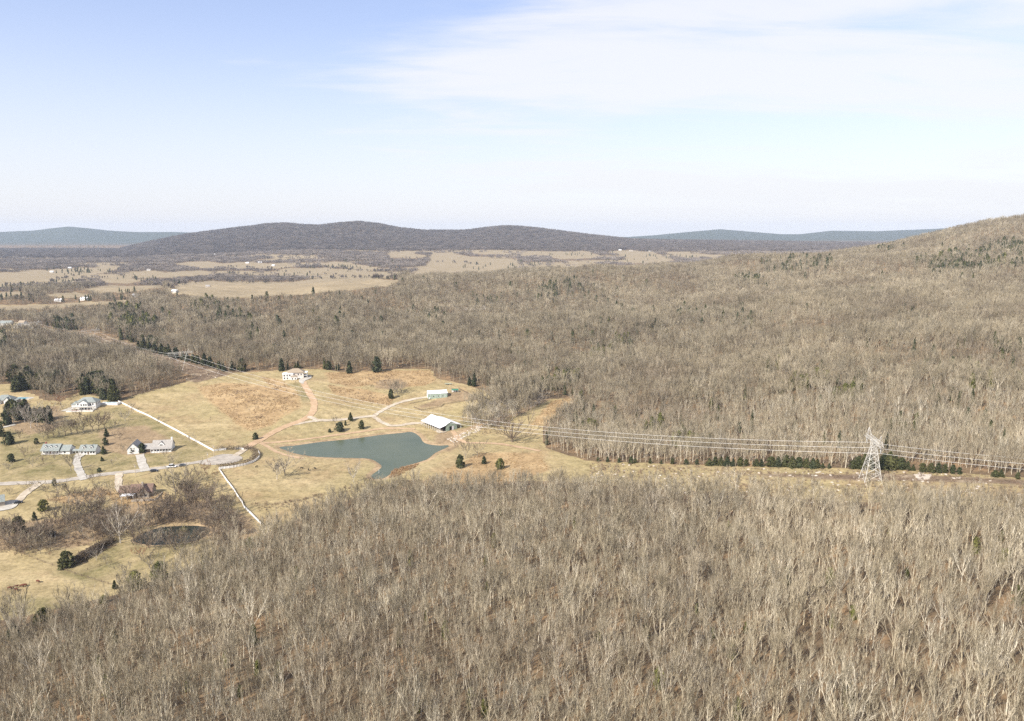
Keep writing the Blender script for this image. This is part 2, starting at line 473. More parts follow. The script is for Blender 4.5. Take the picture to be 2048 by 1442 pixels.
def plain(name, c1, c2=None, scale=2.0, rough=0.8, metal=0.0, spec=0.3, bump=0.0):
    m, nt, b = new_mat(name)
    b.inputs['Roughness'].default_value = rough
    b.inputs['Metallic'].default_value = metal
    b.inputs['Specular IOR Level'].default_value = spec
    f = noise(nt, scale, 4)
    c2 = c2 or tuple(v * 0.78 for v in c1)
    col = ramp(nt, f, [(0.35, c2), (0.65, c1)])
    nt.links.new(col, b.inputs['Base Color'])
    if bump:
        bp = nd(nt, 'ShaderNodeBump'); bp.inputs['Strength'].default_value = bump
        nt.links.new(f, bp.inputs['Height']); nt.links.new(bp.outputs[0], b.inputs['Normal'])
    return m
def by_random(name, cols, rough=0.85, drift=False):
    m, nt, b = new_mat(name)
    b.inputs['Roughness'].default_value = rough
    b.inputs['Specular IOR Level'].default_value = 0.15
    oi = nd(nt, 'ShaderNodeObjectInfo')
    n = len(cols)
    col = ramp(nt, oi.outputs['Random'], [(i / (n - 1), c) for i, c in enumerate(cols)])
    if drift:
        g = nd(nt, 'ShaderNodeTexNoise'); g.inputs['Scale'].default_value = 0.011; g.inputs['Detail'].default_value = 3
        nt.links.new(oi.outputs['Location'], g.inputs['Vector'])
        col = mix(nt, 1.0, col, ramp(nt, g.outputs['Fac'], [(0.32, (0.84, 0.80, 0.78)), (0.48, (1.0, 0.99, 0.96)), (0.66, (1.20, 1.18, 1.14))]), 'MULTIPLY')
    f = noise(nt, 0.9, 2)
    col = mix(nt, 1.0, col, ramp(nt, f, [(0.3, (0.72, 0.72, 0.72)), (0.7, (1.18, 1.18, 1.18))]), 'MULTIPLY')
    nt.links.new(col, b.inputs['Base Color'])
    return m
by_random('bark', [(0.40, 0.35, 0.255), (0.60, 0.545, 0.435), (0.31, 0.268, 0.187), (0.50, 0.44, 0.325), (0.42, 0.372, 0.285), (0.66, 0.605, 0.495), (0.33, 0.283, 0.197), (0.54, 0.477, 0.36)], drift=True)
by_random('shaded_mid_bark', [(0.25, 0.215, 0.15), (0.37, 0.325, 0.245), (0.205, 0.172, 0.118), (0.31, 0.268, 0.192), (0.27, 0.238, 0.178), (0.41, 0.36, 0.275), (0.22, 0.184, 0.128)], drift=True)  # darker bark for distant trees, their lost self-shadow put into the colour
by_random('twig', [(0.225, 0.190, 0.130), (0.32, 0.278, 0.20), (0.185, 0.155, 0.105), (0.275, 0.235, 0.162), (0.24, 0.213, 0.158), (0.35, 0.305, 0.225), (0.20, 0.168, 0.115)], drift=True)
by_random('pale_bark', [(0.50, 0.45, 0.37), (0.55, 0.50, 0.43), (0.46, 0.41, 0.33)])
by_random('grey_bark', [(0.235, 0.205, 0.168), (0.28, 0.245, 0.20), (0.20, 0.172, 0.138)])
by_random('dark_bark', [(0.17, 0.13, 0.095), (0.21, 0.165, 0.12)])
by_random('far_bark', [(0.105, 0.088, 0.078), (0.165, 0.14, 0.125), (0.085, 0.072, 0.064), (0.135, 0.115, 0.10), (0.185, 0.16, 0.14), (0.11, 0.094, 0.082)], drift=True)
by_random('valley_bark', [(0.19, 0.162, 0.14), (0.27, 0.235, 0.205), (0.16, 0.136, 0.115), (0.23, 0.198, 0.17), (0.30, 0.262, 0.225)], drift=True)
by_random('cedar', [(0.062, 0.070, 0.030), (0.085, 0.086, 0.034), (0.052, 0.062, 0.029), (0.072, 0.080, 0.040)])
by_random('pine', [(0.11, 0.115, 0.036), (0.14, 0.135, 0.042), (0.095, 0.10, 0.036)])
by_random('russet', [(0.26, 0.13, 0.07), (0.31, 0.17, 0.09), (0.23, 0.12, 0.075)])
by_random('brush_twig', [(0.24, 0.17, 0.12), (0.30, 0.22, 0.15), (0.20, 0.135, 0.095), (0.34, 0.27, 0.19)])
by_random('hedge_twig', [(0.13, 0.10, 0.07), (0.16, 0.125, 0.085)])
by_random('straw', [(0.40, 0.30, 0.17), (0.42, 0.285, 0.15), (0.34, 0.24, 0.135)])
by_random('reed', [(0.30, 0.175, 0.09), (0.36, 0.225, 0.12), (0.40, 0.29, 0.17)])
plain('white_paint', (0.72, 0.71, 0.68), (0.60, 0.59, 0.56), 0.6, 0.6)
plain('fence_white', (0.84, 0.83, 0.81), (0.74, 0.73, 0.71), 0.4, 0.55)
plain('white_metal', (0.80, 0.80, 0.80), (0.72, 0.72, 0.73), 0.3, 0.45)
plain('tan_shingle', (0.36, 0.29, 0.21), (0.26, 0.21, 0.15), 1.4, 0.9)
plain('grey_shingle', (0.27, 0.29, 0.27), (0.19, 0.21, 0.20), 1.2, 0.9)
plain('warm_grey_shingle', (0.36, 0.34, 0.31), (0.27, 0.25, 0.23), 1.2, 0.9)
plain('brown_shingle', (0.20, 0.135, 0.105), (0.135, 0.09, 0.07), 1.2, 0.9)
plain('beige_siding', (0.68, 0.61, 0.54), (0.60, 0.53, 0.46), 0.6, 0.8)
plain('green_metal', (0.34, 0.42, 0.34), (0.28, 0.355, 0.285), 0.4, 0.5)
plain('dark_green_metal', (0.06, 0.20, 0.13), (0.04, 0.14, 0.09), 0.6, 0.5)
plain('stone', (0.42, 0.37, 0.30), (0.25, 0.21, 0.17), 1.8, 0.9)
plain('brick', (0.30, 0.12, 0.085), (0.22, 0.085, 0.06), 1.8, 0.9)
plain('glass', (0.02, 0.025, 0.03), (0.03, 0.035, 0.04), 0.5, 0.08, 0, 0.5)
plain('barn_shade_shed_roof', (0.05, 0.045, 0.04), (0.03, 0.028, 0.025), 1.0, 0.95)  # near-black: painted shade inside the barn, plain dark roofing on the garden shed
plain('steel', (0.58, 0.56, 0.50), (0.46, 0.44, 0.40), 0.8, 0.55, 0.15)
plain('aluminium', (0.62, 0.61, 0.58), (0.52, 0.51, 0.48), 0.1, 0.5, 0.1)
plain('insulator', (0.45, 0.45, 0.43), None, 1.0, 0.4)
plain('pole_wood', (0.55, 0.46, 0.33), (0.42, 0.34, 0.24), 2.0, 0.9)
plain('dark_wood', (0.17, 0.12, 0.085), (0.11, 0.08, 0.055), 2.0, 0.9)
plain('concrete', (0.47, 0.44, 0.385), (0.34, 0.31, 0.26), 0.35, 0.9)
plain('gravel_pale', (0.50, 0.43, 0.33), (0.35, 0.29, 0.215), 0.25, 0.95)
plain('clay', (0.47, 0.33, 0.205), (0.36, 0.245, 0.145), 0.18, 0.95)
plain('asphalt', (0.41, 0.365, 0.305), (0.30, 0.265, 0.22), 0.3, 0.9)
plain('car_black', (0.02, 0.021, 0.025), (0.025, 0.026, 0.03), 0.5, 0.25, 0.1, 0.5)
plain('car_white', (0.78, 0.78, 0.77), (0.74, 0.74, 0.73), 0.5, 0.3, 0, 0.5)
plain('car_grey', (0.09, 0.095, 0.10), None, 0.5, 0.3, 0.2, 0.5)
plain('tyre', (0.02, 0.02, 0.02), None, 1.0, 0.9)
plain('lamp_glass', (0.7, 0.68, 0.62), None, 1.0, 0.2)
plain('cow_red', (0.15, 0.045, 0.022), (0.09, 0.028, 0.016), 1.5, 0.85)
plain('cow_black', (0.015, 0.013, 0.012), None, 1.5, 0.8)
plain('pool_water', (0.14, 0.42, 0.52), (0.11, 0.36, 0.47), 0.3, 0.1, 0, 0.5)
plain('rock', (0.56, 0.50, 0.42), (0.36, 0.31, 0.25), 0.7, 0.95)

# the land: cover weights on the sheet choose between grasses, soils and leaf litter
m, nt, b = new_mat('land')
b.inputs['Roughness'].default_value = 0.95
b.inputs['Specular IOR Level'].default_value = 0.05
def attr(name):
    a = nd(nt, 'ShaderNodeAttribute', attribute_type='GEOMETRY', attribute_name=name)
    s = nd(nt, 'ShaderNodeSeparateColor')
    nt.links.new(a.outputs['Color'], s.inputs[0])
    return s.outputs
c1, c2, c3 = attr('cover_a'), attr('cover_b'), attr('cover_c')
n_big, n_mid, n_fine = noise(nt, 0.012, 5, 0.6), noise(nt, 0.07, 5, 0.6), noise(nt, 0.55, 4, 0.65)
n_patch = noise(nt, 0.028, 6, 0.68)
n_streak = noise(nt, 0.05, 4, 0.6, stretch=(0.35, 1.6, 1))
def edge(w, lo=0.35, hi=0.65, amount=0.55):
    s = maths(nt, 'ADD', w, maths(nt, 'MULTIPLY', maths(nt, 'SUBTRACT', n_mid, 0.5), amount))
    q = nd(nt, 'ShaderNodeMapRange', interpolation_type='SMOOTHSTEP')
    q.inputs['From Min'].default_value, q.inputs['From Max'].default_value = lo, hi
    nt.links.new(s, q.inputs['Value'])
    return q.outputs[0]
litter = ramp(nt, n_mid, [(0.30, (0.10, 0.072, 0.046)), (0.5, (0.165, 0.118, 0.072)), (0.68, (0.29, 0.19, 0.105))])
litter = mix(nt, 1.0, litter, ramp(nt, n_fine, [(0.3, (0.7, 0.7, 0.7)), (0.7, (1.25, 1.25, 1.25))]), 'MULTIPLY')
hay = ramp(nt, n_streak, [(0.28, (0.27, 0.212, 0.11)), (0.48, (0.345, 0.274, 0.15)), (0.72, (0.415, 0.33, 0.19))])
hay = mix(nt, ramp(nt, n_big, [(0.42, (0, 0, 0)), (0.60, (0.75, 0.75, 0.75))]), hay, (0.305, 0.25, 0.128))
hay = mix(nt, ramp(nt, n_patch, [(0.50, (0, 0, 0)), (0.66, (0.7, 0.7, 0.7))]), hay, (0.31, 0.222, 0.125))
lawn = ramp(nt, n_mid, [(0.3, (0.165, 0.145, 0.067)), (0.5, (0.25, 0.205, 0.105)), (0.7, (0.335, 0.265, 0.15))])
sedge = ramp(nt, n_mid, [(0.3, (0.27, 0.185, 0.10)), (0.5, (0.35, 0.245, 0.13)), (0.72, (0.42, 0.31, 0.175))])
brown = ramp(nt, n_mid, [(0.3, (0.23, 0.165, 0.10)), (0.7, (0.31, 0.23, 0.14))])
mulch = ramp(nt, n_mid, [(0.3, (0.12, 0.086, 0.06)), (0.5, (0.185, 0.135, 0.092)), (0.70, (0.36, 0.29, 0.20))])
plough = ramp(nt, n_mid, [(0.3, (0.36, 0.26, 0.18)), (0.7, (0.42, 0.31, 0.215))])
darkf = ramp(nt, n_streak, [(0.3, (0.235, 0.185, 0.115)), (0.5, (0.285, 0.228, 0.145)), (0.7, (0.33, 0.265, 0.172))])
mud = ramp(nt, n_mid, [(0.3, (0.24, 0.17, 0.10)), (0.7, (0.42, 0.31, 0.19))])
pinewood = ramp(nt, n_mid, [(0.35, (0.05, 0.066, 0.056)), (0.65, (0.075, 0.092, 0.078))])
wv = nd(nt, 'ShaderNodeTexWave', wave_type='BANDS', bands_direction='DIAGONAL')
wv.inputs['Scale'].default_value = 0.045; wv.inputs['Distortion'].default_value = 11.0; wv.inputs['Detail'].default_value = 2; wv.inputs['Detail Scale'].default_value = 0.35
tcw = nd(nt, 'ShaderNodeTexCoord'); nt.links.new(tcw.outputs['Object'], wv.inputs['Vector'])
hay = mix(nt, 1.0, hay, ramp(nt, wv.outputs['Fac'], [(0.15, (0.955, 0.95, 0.94)), (0.6, (1.0, 1.0, 1.0)), (0.95, (1.04, 1.035, 1.03))]), 'MULTIPLY')
hay = mix(nt, edge(c1[1]), hay, lawn)
hay = mix(nt, edge(c1[2]), hay, sedge)
hay = mix(nt, edge(c2[0]), hay, brown)
hay = mix(nt, edge(c2[1]), hay, mulch)
hay = mix(nt, edge(c2[2]), hay, plough)
hay = mix(nt, edge(c3[0]), hay, darkf)
hay = mix(nt, edge(c3[1]), hay, mud)
hay = mix(nt, 1.0, hay, ramp(nt, n_fine, [(0.28, (0.66, 0.66, 0.64)), (0.5, (1.0, 1.0, 1.0)), (0.75, (1.2, 1.19, 1.16))]), 'MULTIPLY')
hay = mix(nt, 1.0, hay, ramp(nt, noise(nt, 0.16, 5, 0.7), [(0.32, (0.74, 0.73, 0.70)), (0.5, (1.0, 1.0, 1.0)), (0.7, (1.16, 1.15, 1.12))]), 'MULTIPLY')
allc = mix(nt, edge(c1[0], 0.4, 0.6, 0.4), litter, hay)
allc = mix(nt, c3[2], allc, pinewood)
nt.links.new(allc, b.inputs['Base Color'])
bp = nd(nt, 'ShaderNodeBump'); bp.inputs['Strength'].default_value = 0.5; bp.inputs['Distance'].default_value = 0.6
nt.links.new(n_fine, bp.inputs['Height']); nt.links.new(bp.outputs[0], b.inputs['Normal'])

for wname, wa, wb in (('pond_water', (0.075, 0.092, 0.058), (0.105, 0.118, 0.075)), ('dark_reflection_water', (0.022, 0.027, 0.02), (0.035, 0.038, 0.028))):  # second one darker: reflected trees and hills put into its colour
  m, nt, b = new_mat(wname)
  b.inputs['Roughness'].default_value = 0.22
  b.inputs['IOR'].default_value = 1.33
  b.inputs['Specular IOR Level'].default_value = 0.24
  f = noise(nt, 0.03, 4)
  nt.links.new(ramp(nt, f, [(0.3, wa), (0.7, wb)]), b.inputs['Base Color'])
  bp = nd(nt, 'ShaderNodeBump'); bp.inputs['Strength'].default_value = 0.12; bp.inputs['Distance'].default_value = 0.2
  nt.links.new(noise(nt, 0.35, 4, 0.6, stretch=(0.6, 1.6, 1)), bp.inputs['Height']); nt.links.new(bp.outputs[0], b.inputs['Normal'])

# ------------------------------------------------------------------ mesh helpers
class Buf:
    def __init__(s): s.v, s.f, s.m, s.mi = [], [], [], 0
    def add(s, verts, faces):
        o = len(s.v)
        s.v.extend(verts)
        s.f.extend([tuple(i + o for i in f) for f in faces])
        s.m.extend([s.mi] * len(faces))
    def box(s, x0, x1, y0, y1, z0, z1):
        s.add([(x0, y0, z0), (x1, y0, z0), (x1, y1, z0), (x0, y1, z0), (x0, y0, z1), (x1, y0, z1), (x1, y1, z1), (x0, y1, z1)],
              [(3, 2, 1, 0), (4, 5, 6, 7), (0, 1, 5, 4), (1, 2, 6, 5), (2, 3, 7, 6), (3, 0, 4, 7)])
        return s
    def tube(s, pts, radii, n=4, cap=False):
        rings = []
        m_ = len(pts)
        for i, p in enumerate(pts):
            a = pts[max(i - 1, 0)]; c = pts[min(i + 1, m_ - 1)]
            d = (c[0] - a[0], c[1] - a[1], c[2] - a[2])
            L = math.sqrt(d[0] ** 2 + d[1] ** 2 + d[2] ** 2) or 1
            d = (d[0] / L, d[1] / L, d[2] / L)
            h = (1, 0, 0) if abs(d[0]) < 0.8 else (0, 1, 0)
            e = (d[1] * h[2] - d[2] * h[1], d[2] * h[0] - d[0] * h[2], d[0] * h[1] - d[1] * h[0])
            L = math.sqrt(e[0] ** 2 + e[1] ** 2 + e[2] ** 2)
            e = (e[0] / L, e[1] / L, e[2] / L)
            g = (d[1] * e[2] - d[2] * e[1], d[2] * e[0] - d[0] * e[2], d[0] * e[1] - d[1] * e[0])
            r = radii[i]
            for k in range(n):
                t = 6.28318 * k / n
                ct, st = math.cos(t) * r, math.sin(t) * r
                rings.append((p[0] + e[0] * ct + g[0] * st, p[1] + e[1] * ct + g[1] * st, p[2] + e[2] * ct + g[2] * st))
        f = []
        for i in range(m_ - 1):
            for k in range(n):
                k2 = (k + 1) % n
                f.append((i * n + k, i * n + k2, (i + 1) * n + k2, (i + 1) * n + k))
        if cap:
            f.append(tuple(range(n - 1, -1, -1))); f.append(tuple((m_ - 1) * n + k for k in range(n)))
        s.add(rings, f)
        return s
    def bar(s, a, c, r, n=4):
        return s.tube([a, c], [r, r], n, True)
    def mesh(s, name, mat=None, smooth=False):
        me = bpy.data.meshes.new(name)
        me.from_pydata(s.v, [], s.f)
        for mt in ((mat,) if isinstance(mat, str) else (mat or ())): me.materials.append(MATS[mt])
        if any(s.m): me.polygons.foreach_set('material_index', s.m)
        if smooth:
            me.polygons.foreach_set('use_smooth', [True] * len(me.polygons))
        me.update()
        return me
def link(name, me, parent=None, loc=(0, 0, 0), rot=(0, 0, 0), scl=None):
    o = bpy.data.objects.new(name, me)
    COL.objects.link(o)
    o.location = loc; o.rotation_euler = rot
    if scl is not None: o.scale = (scl, scl, scl) if isinstance(scl, (int, float)) else scl
    if parent: o.parent = parent
    return o
def tag(o, label, cat, group=None, kind=None):
    o['label'] = label
    if cat: o['category'] = cat
    if group: o['group'] = group
    if kind: o['kind'] = kind
    return o
def part(name, buf, mat, parent, smooth=False):
    return link(name, buf.mesh(name, mat, smooth), parent)
def structure(o, label):
    o['kind'] = 'structure'; o['label'] = label
    return o

# ------------------------------------------------------------------ the ground sheet
def build_ground():
    rr = np.concatenate([np.arange(3, 100, 12.0), np.arange(100, 280, 5.0), np.arange(280, 900, 2.6), np.arange(900, 2000, 9.0),
                         np.arange(2000, 4200, 24.0), np.arange(4200, 7600, 45.0), np.arange(7600, 14001, 160.0)])
    aa = np.concatenate([np.arange(-180, -60, 6.0), np.arange(-60, -38, 1.0), np.arange(-38, 38, 0.22), np.arange(38, 60, 1.0), np.arange(60, 180, 6.0)])
    A, RR = np.meshgrid(np.radians(aa), rr)
    x, y = (np.sin(A) * RR).ravel(), (np.cos(A) * RR).ravel()
    z = ground(x, y)
    na, nr = len(aa), len(rr)
    i, j = np.meshgrid(np.arange(nr - 1), np.arange(na), indexing='ij')
    j2 = (j + 1) % na
    f = np.stack([i * na + j, i * na + j2, (i + 1) * na + j2, (i + 1) * na + j], -1).reshape(-1, 4)[:, ::-1]
    me = bpy.data.meshes.new('ground')
    me.vertices.add(len(x)); me.vertices.foreach_set('co', np.stack([x, y, z], -1).ravel())
    me.loops.add(f.size); me.loops.foreach_set('vertex_index', f.ravel().astype(np.int32))
    me.polygons.add(len(f)); me.polygons.foreach_set('loop_start', np.arange(0, f.size, 4, dtype=np.int32))
    me.polygons.foreach_set('loop_total', np.full(len(f), 4, np.int32))
    me.polygons.foreach_set('use_smooth', np.ones(len(f), bool))
    me.update(calc_edges=True)
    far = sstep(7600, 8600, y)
    pd = seg_dist(POND + [POND[0]], x, y)
    mudw = np.clip(1.0 - pd / 9.0, 0, 1) * 0.85
    mudw = np.maximum(mudw, np.clip(1.0 - seg_dist(POOL + [POOL[0]], x, y) / 5.0, 0, 1) * 0.7)
    mudw = np.where(pd < 40, np.maximum(mudw, inside(POND, x, y) * 1.0), mudw)
    creek = atxy([(885, 895), (905, 878), (925, 862), (960, 850), (1000, 838), (1040, 825), (1090, 800), (1150, 768)])
    mudw = np.maximum(mudw, np.clip(1.15 - seg_dist(creek, x, y) / 6.0, 0, 1))
    grassy = (is_open(x, y) & (is_open(x, y - 15) | (y > 900))) | valley_grass(x, y)
    sets = {'cover_a': (grassy.astype(float), cover(x, y, 'lawn'), cover(x, y, 'sedge')),
            'cover_b': (cover(x, y, 'brown'), cover(x, y, 'mulch'), cover(x, y, 'plough')),
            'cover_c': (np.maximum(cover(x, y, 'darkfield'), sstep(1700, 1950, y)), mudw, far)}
    for k, (r_, g_, b_) in sets.items():
        a = me.attributes.new(k, 'FLOAT_COLOR', 'POINT')
        a.data.foreach_set('color', np.stack([r_, g_, b_, np.ones(len(x))], -1).ravel().astype(np.float32))
    me.materials.append(MATS['land'])
    o = link('ground', me)
    return structure(o, 'rolling winter land of pale hay fields and brown woodland floor')
build_ground()

def sheet(name, poly, z, mat, label):
    import mathutils
    from mathutils.geometry import tessellate_polygon
    vs = [Vector((p[0], p[1], z)) for p in poly]
    tris = tessellate_polygon([vs])
    me = bpy.data.meshes.new(name)
    me.from_pydata([tuple(v) for v in vs], [], [tuple(t) for t in tris])
    me.materials.append(MATS[mat]); me.update()
    n_up = sum(p.normal.z for p in me.polygons)
    if n_up < 0: me.flip_normals()
    return structure(link(name, me), label)
sheet('pond_water', POND, POND_Z, 'pond_water', 'grey green farm pond narrowing to an outlet by the near wood')
sheet('pond_water', POOL, POOL_Z, 'dark_reflection_water', 'small dark pond hidden among bare trees at the pasture edge')

def strip(name, path, width, mat, label, lift=0.22, smooth=6, px=True, jitter=0.9):
    p = [tuple(at(u, v)[:2]) for u, v in path] if px else path
    p = smooth_path(p, smooth)
    # even spacing
    out = [np.array(p[0])]
    for q in p[1:]:
        q = np.array(q); d = np.linalg.norm(q - out[-1])
        while d > 5.0:
            out.append(out[-1] + (q - out[-1]) * 4.0 / d); d = np.linalg.norm(q - out[-1])
        if d > 2.0: out.append(q)
    p = out
    rng = random.Random(len(p) * 7 + int(width * 10))
    vs, fs = [], []
    for i, q in enumerate(p):
        a, c = p[max(i - 1, 0)], p[min(i + 1, len(p) - 1)]
        t = c - a; t = t / (np.linalg.norm(t) + 1e-9)
        nrm = np.array([-t[1], t[0]])
        wd = width / 2
        row = [-wd - rng.uniform(0, jitter), -wd * 0.4, wd * 0.4, wd + rng.uniform(0, jitter)]
        for k, s_ in enumerate(row):
            w_ = q + nrm * s_
            vs.append((w_[0], w_[1]))
        if i:
            for k in range(3):
                fs.append(((i - 1) * 4 + k, i * 4 + k, i * 4 + k + 1, (i - 1) * 4 + k + 1))
    vs = np.array(vs)
    z = ground(vs[:, 0], vs[:, 1]) + lift
    me = bpy.data.meshes.new(name)
    me.from_pydata([(a[0], a[1], c) for a, c in zip(vs, z)], [], fs)
    me.materials.append(MATS[mat]); me.update()
    if sum(pp.normal.z for pp in me.polygons) < 0: me.flip_normals()
    return structure(link(name, me), label)
def pad(name, poly_px, mat, label, lift=0.26):
    pts = smooth_path([at(u, v)[:2] for u, v in poly_px], 5, True)
    c = sum(pts) / len(pts)
    vs = [tuple(c)] + [tuple(c + (p - c) * 0.5) for p in pts] + [tuple(p) for p in pts]
    n = len(pts)
    fs = [(0, 1 + i, 1 + (i + 1) % n) for i in range(n)] + [(1 + i, 1 + n + i, 1 + n + (i + 1) % n, 1 + (i + 1) % n) for i in range(n)]
    vs = np.array(vs); z = ground(vs[:, 0], vs[:, 1]) + lift
    me = bpy.data.meshes.new(name)
    me.from_pydata([(a[0], a[1], q) for a, q in zip(vs, z)], [], fs)
    me.materials.append(MATS[mat]); me.update()
    if sum(pp.normal.z for pp in me.polygons) < 0: me.flip_normals()
    return structure(link(name, me), label)
strip('road', [(-60, 970), (0, 968), (100, 964), (150, 958), (200, 950), (260, 944), (300, 939), (345, 933), (400, 924), (425, 920)], 5.0, 'asphalt',
      'worn pale asphalt lane running past the houses to the turning circle')
pad('turning_circle', [(398, 926), (420, 916), (445, 909), (472, 910), (485, 916), (474, 924), (445, 929), (412, 930)], 'asphalt', 'pale gravelly turning circle at the end of the lane')
strip('driveway', [(168, 960), (162, 948), (156, 935), (153, 922), (157, 913)], 3.8, 'concrete', 'curved pale driveway up to the double dormered house', 0.3)
pad('driveway', [(148, 913), (158, 905), (172, 904), (172, 909), (160, 916), (150, 918)], 'concrete', 'concrete parking apron between the dormered house and its garage', 0.34)
strip('driveway', [(290, 943), (284, 925), (278, 908)], 4.8, 'concrete', 'straight white concrete driveway to the white porch house', 0.3, 3)
strip('driveway', [(240, 946), (237, 958), (238, 974), (246, 986)], 3.6, 'gravel_pale', 'short stony driveway beside the brown roofed house', 0.3)
strip('driveway', [(82, 966), (66, 976), (48, 990), (36, 1002), (15, 1012), (-20, 1022)], 4.2, 'gravel_pale', 'narrow driveway slanting from the lane to the left edge', 0.3)
pad('driveway', [(-20, 1012), (8, 1004), (34, 1001), (38, 1006), (24, 1018), (-20, 1024)], 'concrete', 'pale parking area at the left edge beside a dark car', 0.36)
strip('driveway', [(128, 823), (145, 816), (160, 812)], 5.5, 'concrete', 'pale sloping driveway to the hip roofed white house', 0.3)
strip('driveway', [(-40, 860), (0, 856), (15, 853), (32, 849)], 3.5, 'concrete', 'thin pale driveway under the dark trees at the left edge', 0.3)
strip('dirt_road', [(490, 897), (500, 891), (520, 880), (560, 858), (598, 843), (619, 832), (628, 818), (628, 805), (621, 790), (612, 775), (604, 762)], 5.2, 'clay',
      'orange clay track climbing to the white hilltop house', 0.24)
strip('dirt_road', [(470, 912), (480, 906), (487, 901), (491, 896)], 3.6, 'gravel_pale', 'pale link from the turning circle through the fence gap', 0.3)
strip('dirt_road', [(615, 834), (622, 835), (634, 840), (652, 841), (690, 839), (730, 834), (747, 832), (760, 824), (778, 814), (800, 805), (830, 798), (856, 794)], 3.4, 'gravel_pale',
      'pale gravel track branching to the small green metal building', 0.27)
strip('dirt_road', [(746, 832), (755, 839), (768, 847), (785, 852), (820, 848), (848, 846)], 3.2, 'gravel_pale', 'pale gravel spur to the white roofed pole barn', 0.31)
strip('dirt_road', [(585, 850), (610, 845), (640, 841)], 2.6, 'gravel_pale', 'faint track shortcut below the clay road junction', 0.2)
strip('dirt_road', [(520, 886), (550, 885), (600, 880), (660, 872), (720, 864), (770, 857), (830, 858)], 2.4, 'clay', 'sandy path along the far bank of the pond', 0.2)
strip('dirt_road', [(520, 886), (535, 893), (552, 903), (575, 911), (610, 918)], 2.6, 'clay', 'sandy path round the pond\'s left tip', 0.2)
strip('dirt_road', [(905, 862), (930, 885), (1000, 888), (1080, 902)], 3.0, 'clay', 'faint clay track beneath the wires beyond the pond', 0.2)
pad('driveway', [(598, 764), (600, 757), (612, 752), (622, 752), (622, 757), (610, 762), (606, 768)], 'concrete', 'pale gravel forecourt of the hilltop house', 0.34)
pad('driveway', [(872, 862), (885, 857), (898, 860), (890, 865), (876, 866)], 'gravel_pale', 'pale gravel apron at the pole barn doors', 0.3)

# ------------------------------------------------------------------ plants
def rot_dir(d, ang, az):
    d = Vector(d).normalized()
    h = Vector((1, 0, 0)) if abs(d.x) < 0.8 else Vector((0, 1, 0))
    e = d.cross(h).normalized(); g = d.cross(e)
    return (d * math.cos(ang) + (e * math.cos(az) + g * math.sin(az)) * math.sin(ang)).normalized()
def bare_tree(seed, H=12.0, limbs=5, branches=5, twigs=6, fork=(0.32, 0.5), spread=(14, 42), thick=1.0, rt=0.034, sides=(5, 4, 3), tl=(0.07, 0.13), tips=None, ba=(24, 58), up=0.25):
    rng = random.Random(seed)
    tr, cr = Buf(), Buf()
    r0 = 0.014 * H * thick
    th = H * rng.uniform(*fork)
    lean = Vector((rng.uniform(-.06, .06), rng.uniform(-.06, .06), 1)).normalized()
    p1 = lean * th * 0.5 + Vector((rng.uniform(-.1, .1), rng.uniform(-.1, .1), 0))
    p2 = lean * th
    tr.tube([(0, 0, -0.6), tuple(p1), tuple(p2)], [r0 * 1.2, r0 * 0.9, r0 * 0.75], sides[0])
    for k in range(limbs):
        az = k * 2.4 + rng.uniform(-.5, .5)
        s0 = rng.uniform(0.72, 1.0) if k else 1.0
        base = lean * th * s0
        tilt = R(rng.uniform(*spread)) if k else R(rng.uniform(0, 10))
        d = rot_dir((0, 0, 1), tilt, az)
        L = (H - base.z) / max(d.z, 0.5) * rng.uniform(0.72, 0.98)
        m1 = base + d * L * 0.45
        d2 = (d * 0.7 + Vector((rng.uniform(-.15, .15), rng.uniform(-.15, .15), 0.42))).normalized()
        m2 = m1 + d2 * L * 0.5
        ra, rb = r0 * rng.uniform(0.42, 0.6), r0 * 0.16
        cr.tube([tuple(base), tuple(m1), tuple(m2)], [ra, (ra + rb) / 2, rb], sides[1])
        for q in range(branches):
            t = 0.25 + 0.75 * (q + rng.random()) / branches
            bp_ = base.lerp(m1, t / 0.47) if t < 0.47 else m1.lerp(m2, (t - 0.47) / 0.53)
            dd = d if t < 0.47 else d2
            bd = rot_dir(dd, R(rng.uniform(*ba)), rng.uniform(0, 6.28))
            bd = (bd + Vector((0, 0, up))).normalized()
            BL = L * rng.uniform(0.24, 0.44) * (1.15 - 0.5 * t)
            e1 = bp_ + bd * BL * 0.55
            e2 = e1 + (bd + Vector((rng.uniform(-.3, .3), rng.uniform(-.3, .3), 0.35))).normalized() * BL * 0.5
            cr.tube([tuple(bp_), tuple(e1), tuple(e2)], [rb * 1.5, rb * 1.15, rb * 0.6], sides[2])
            for w_ in range(twigs):
                tt = rng.uniform(0.25, 1.0)
                tp = bp_.lerp(e1, tt / 0.55) if tt < 0.55 else e1.lerp(e2, (tt - 0.55) / 0.45)
                td = rot_dir(bd, R(rng.uniform(12, 52)), rng.uniform(0, 6.28))
                td = (td + Vector((0, 0, up + 0.1))).normalized()
                TL = H * rng.uniform(*tl)
                te = tp + td * TL
                cr.mi = 1
                cr.tube([tuple(tp), tuple(te)], [rt, rt * 0.45], 3)
                cr.mi = 0
                if tips is not None: tips.append((tuple(te), tuple(tp)))
    return tr, cr
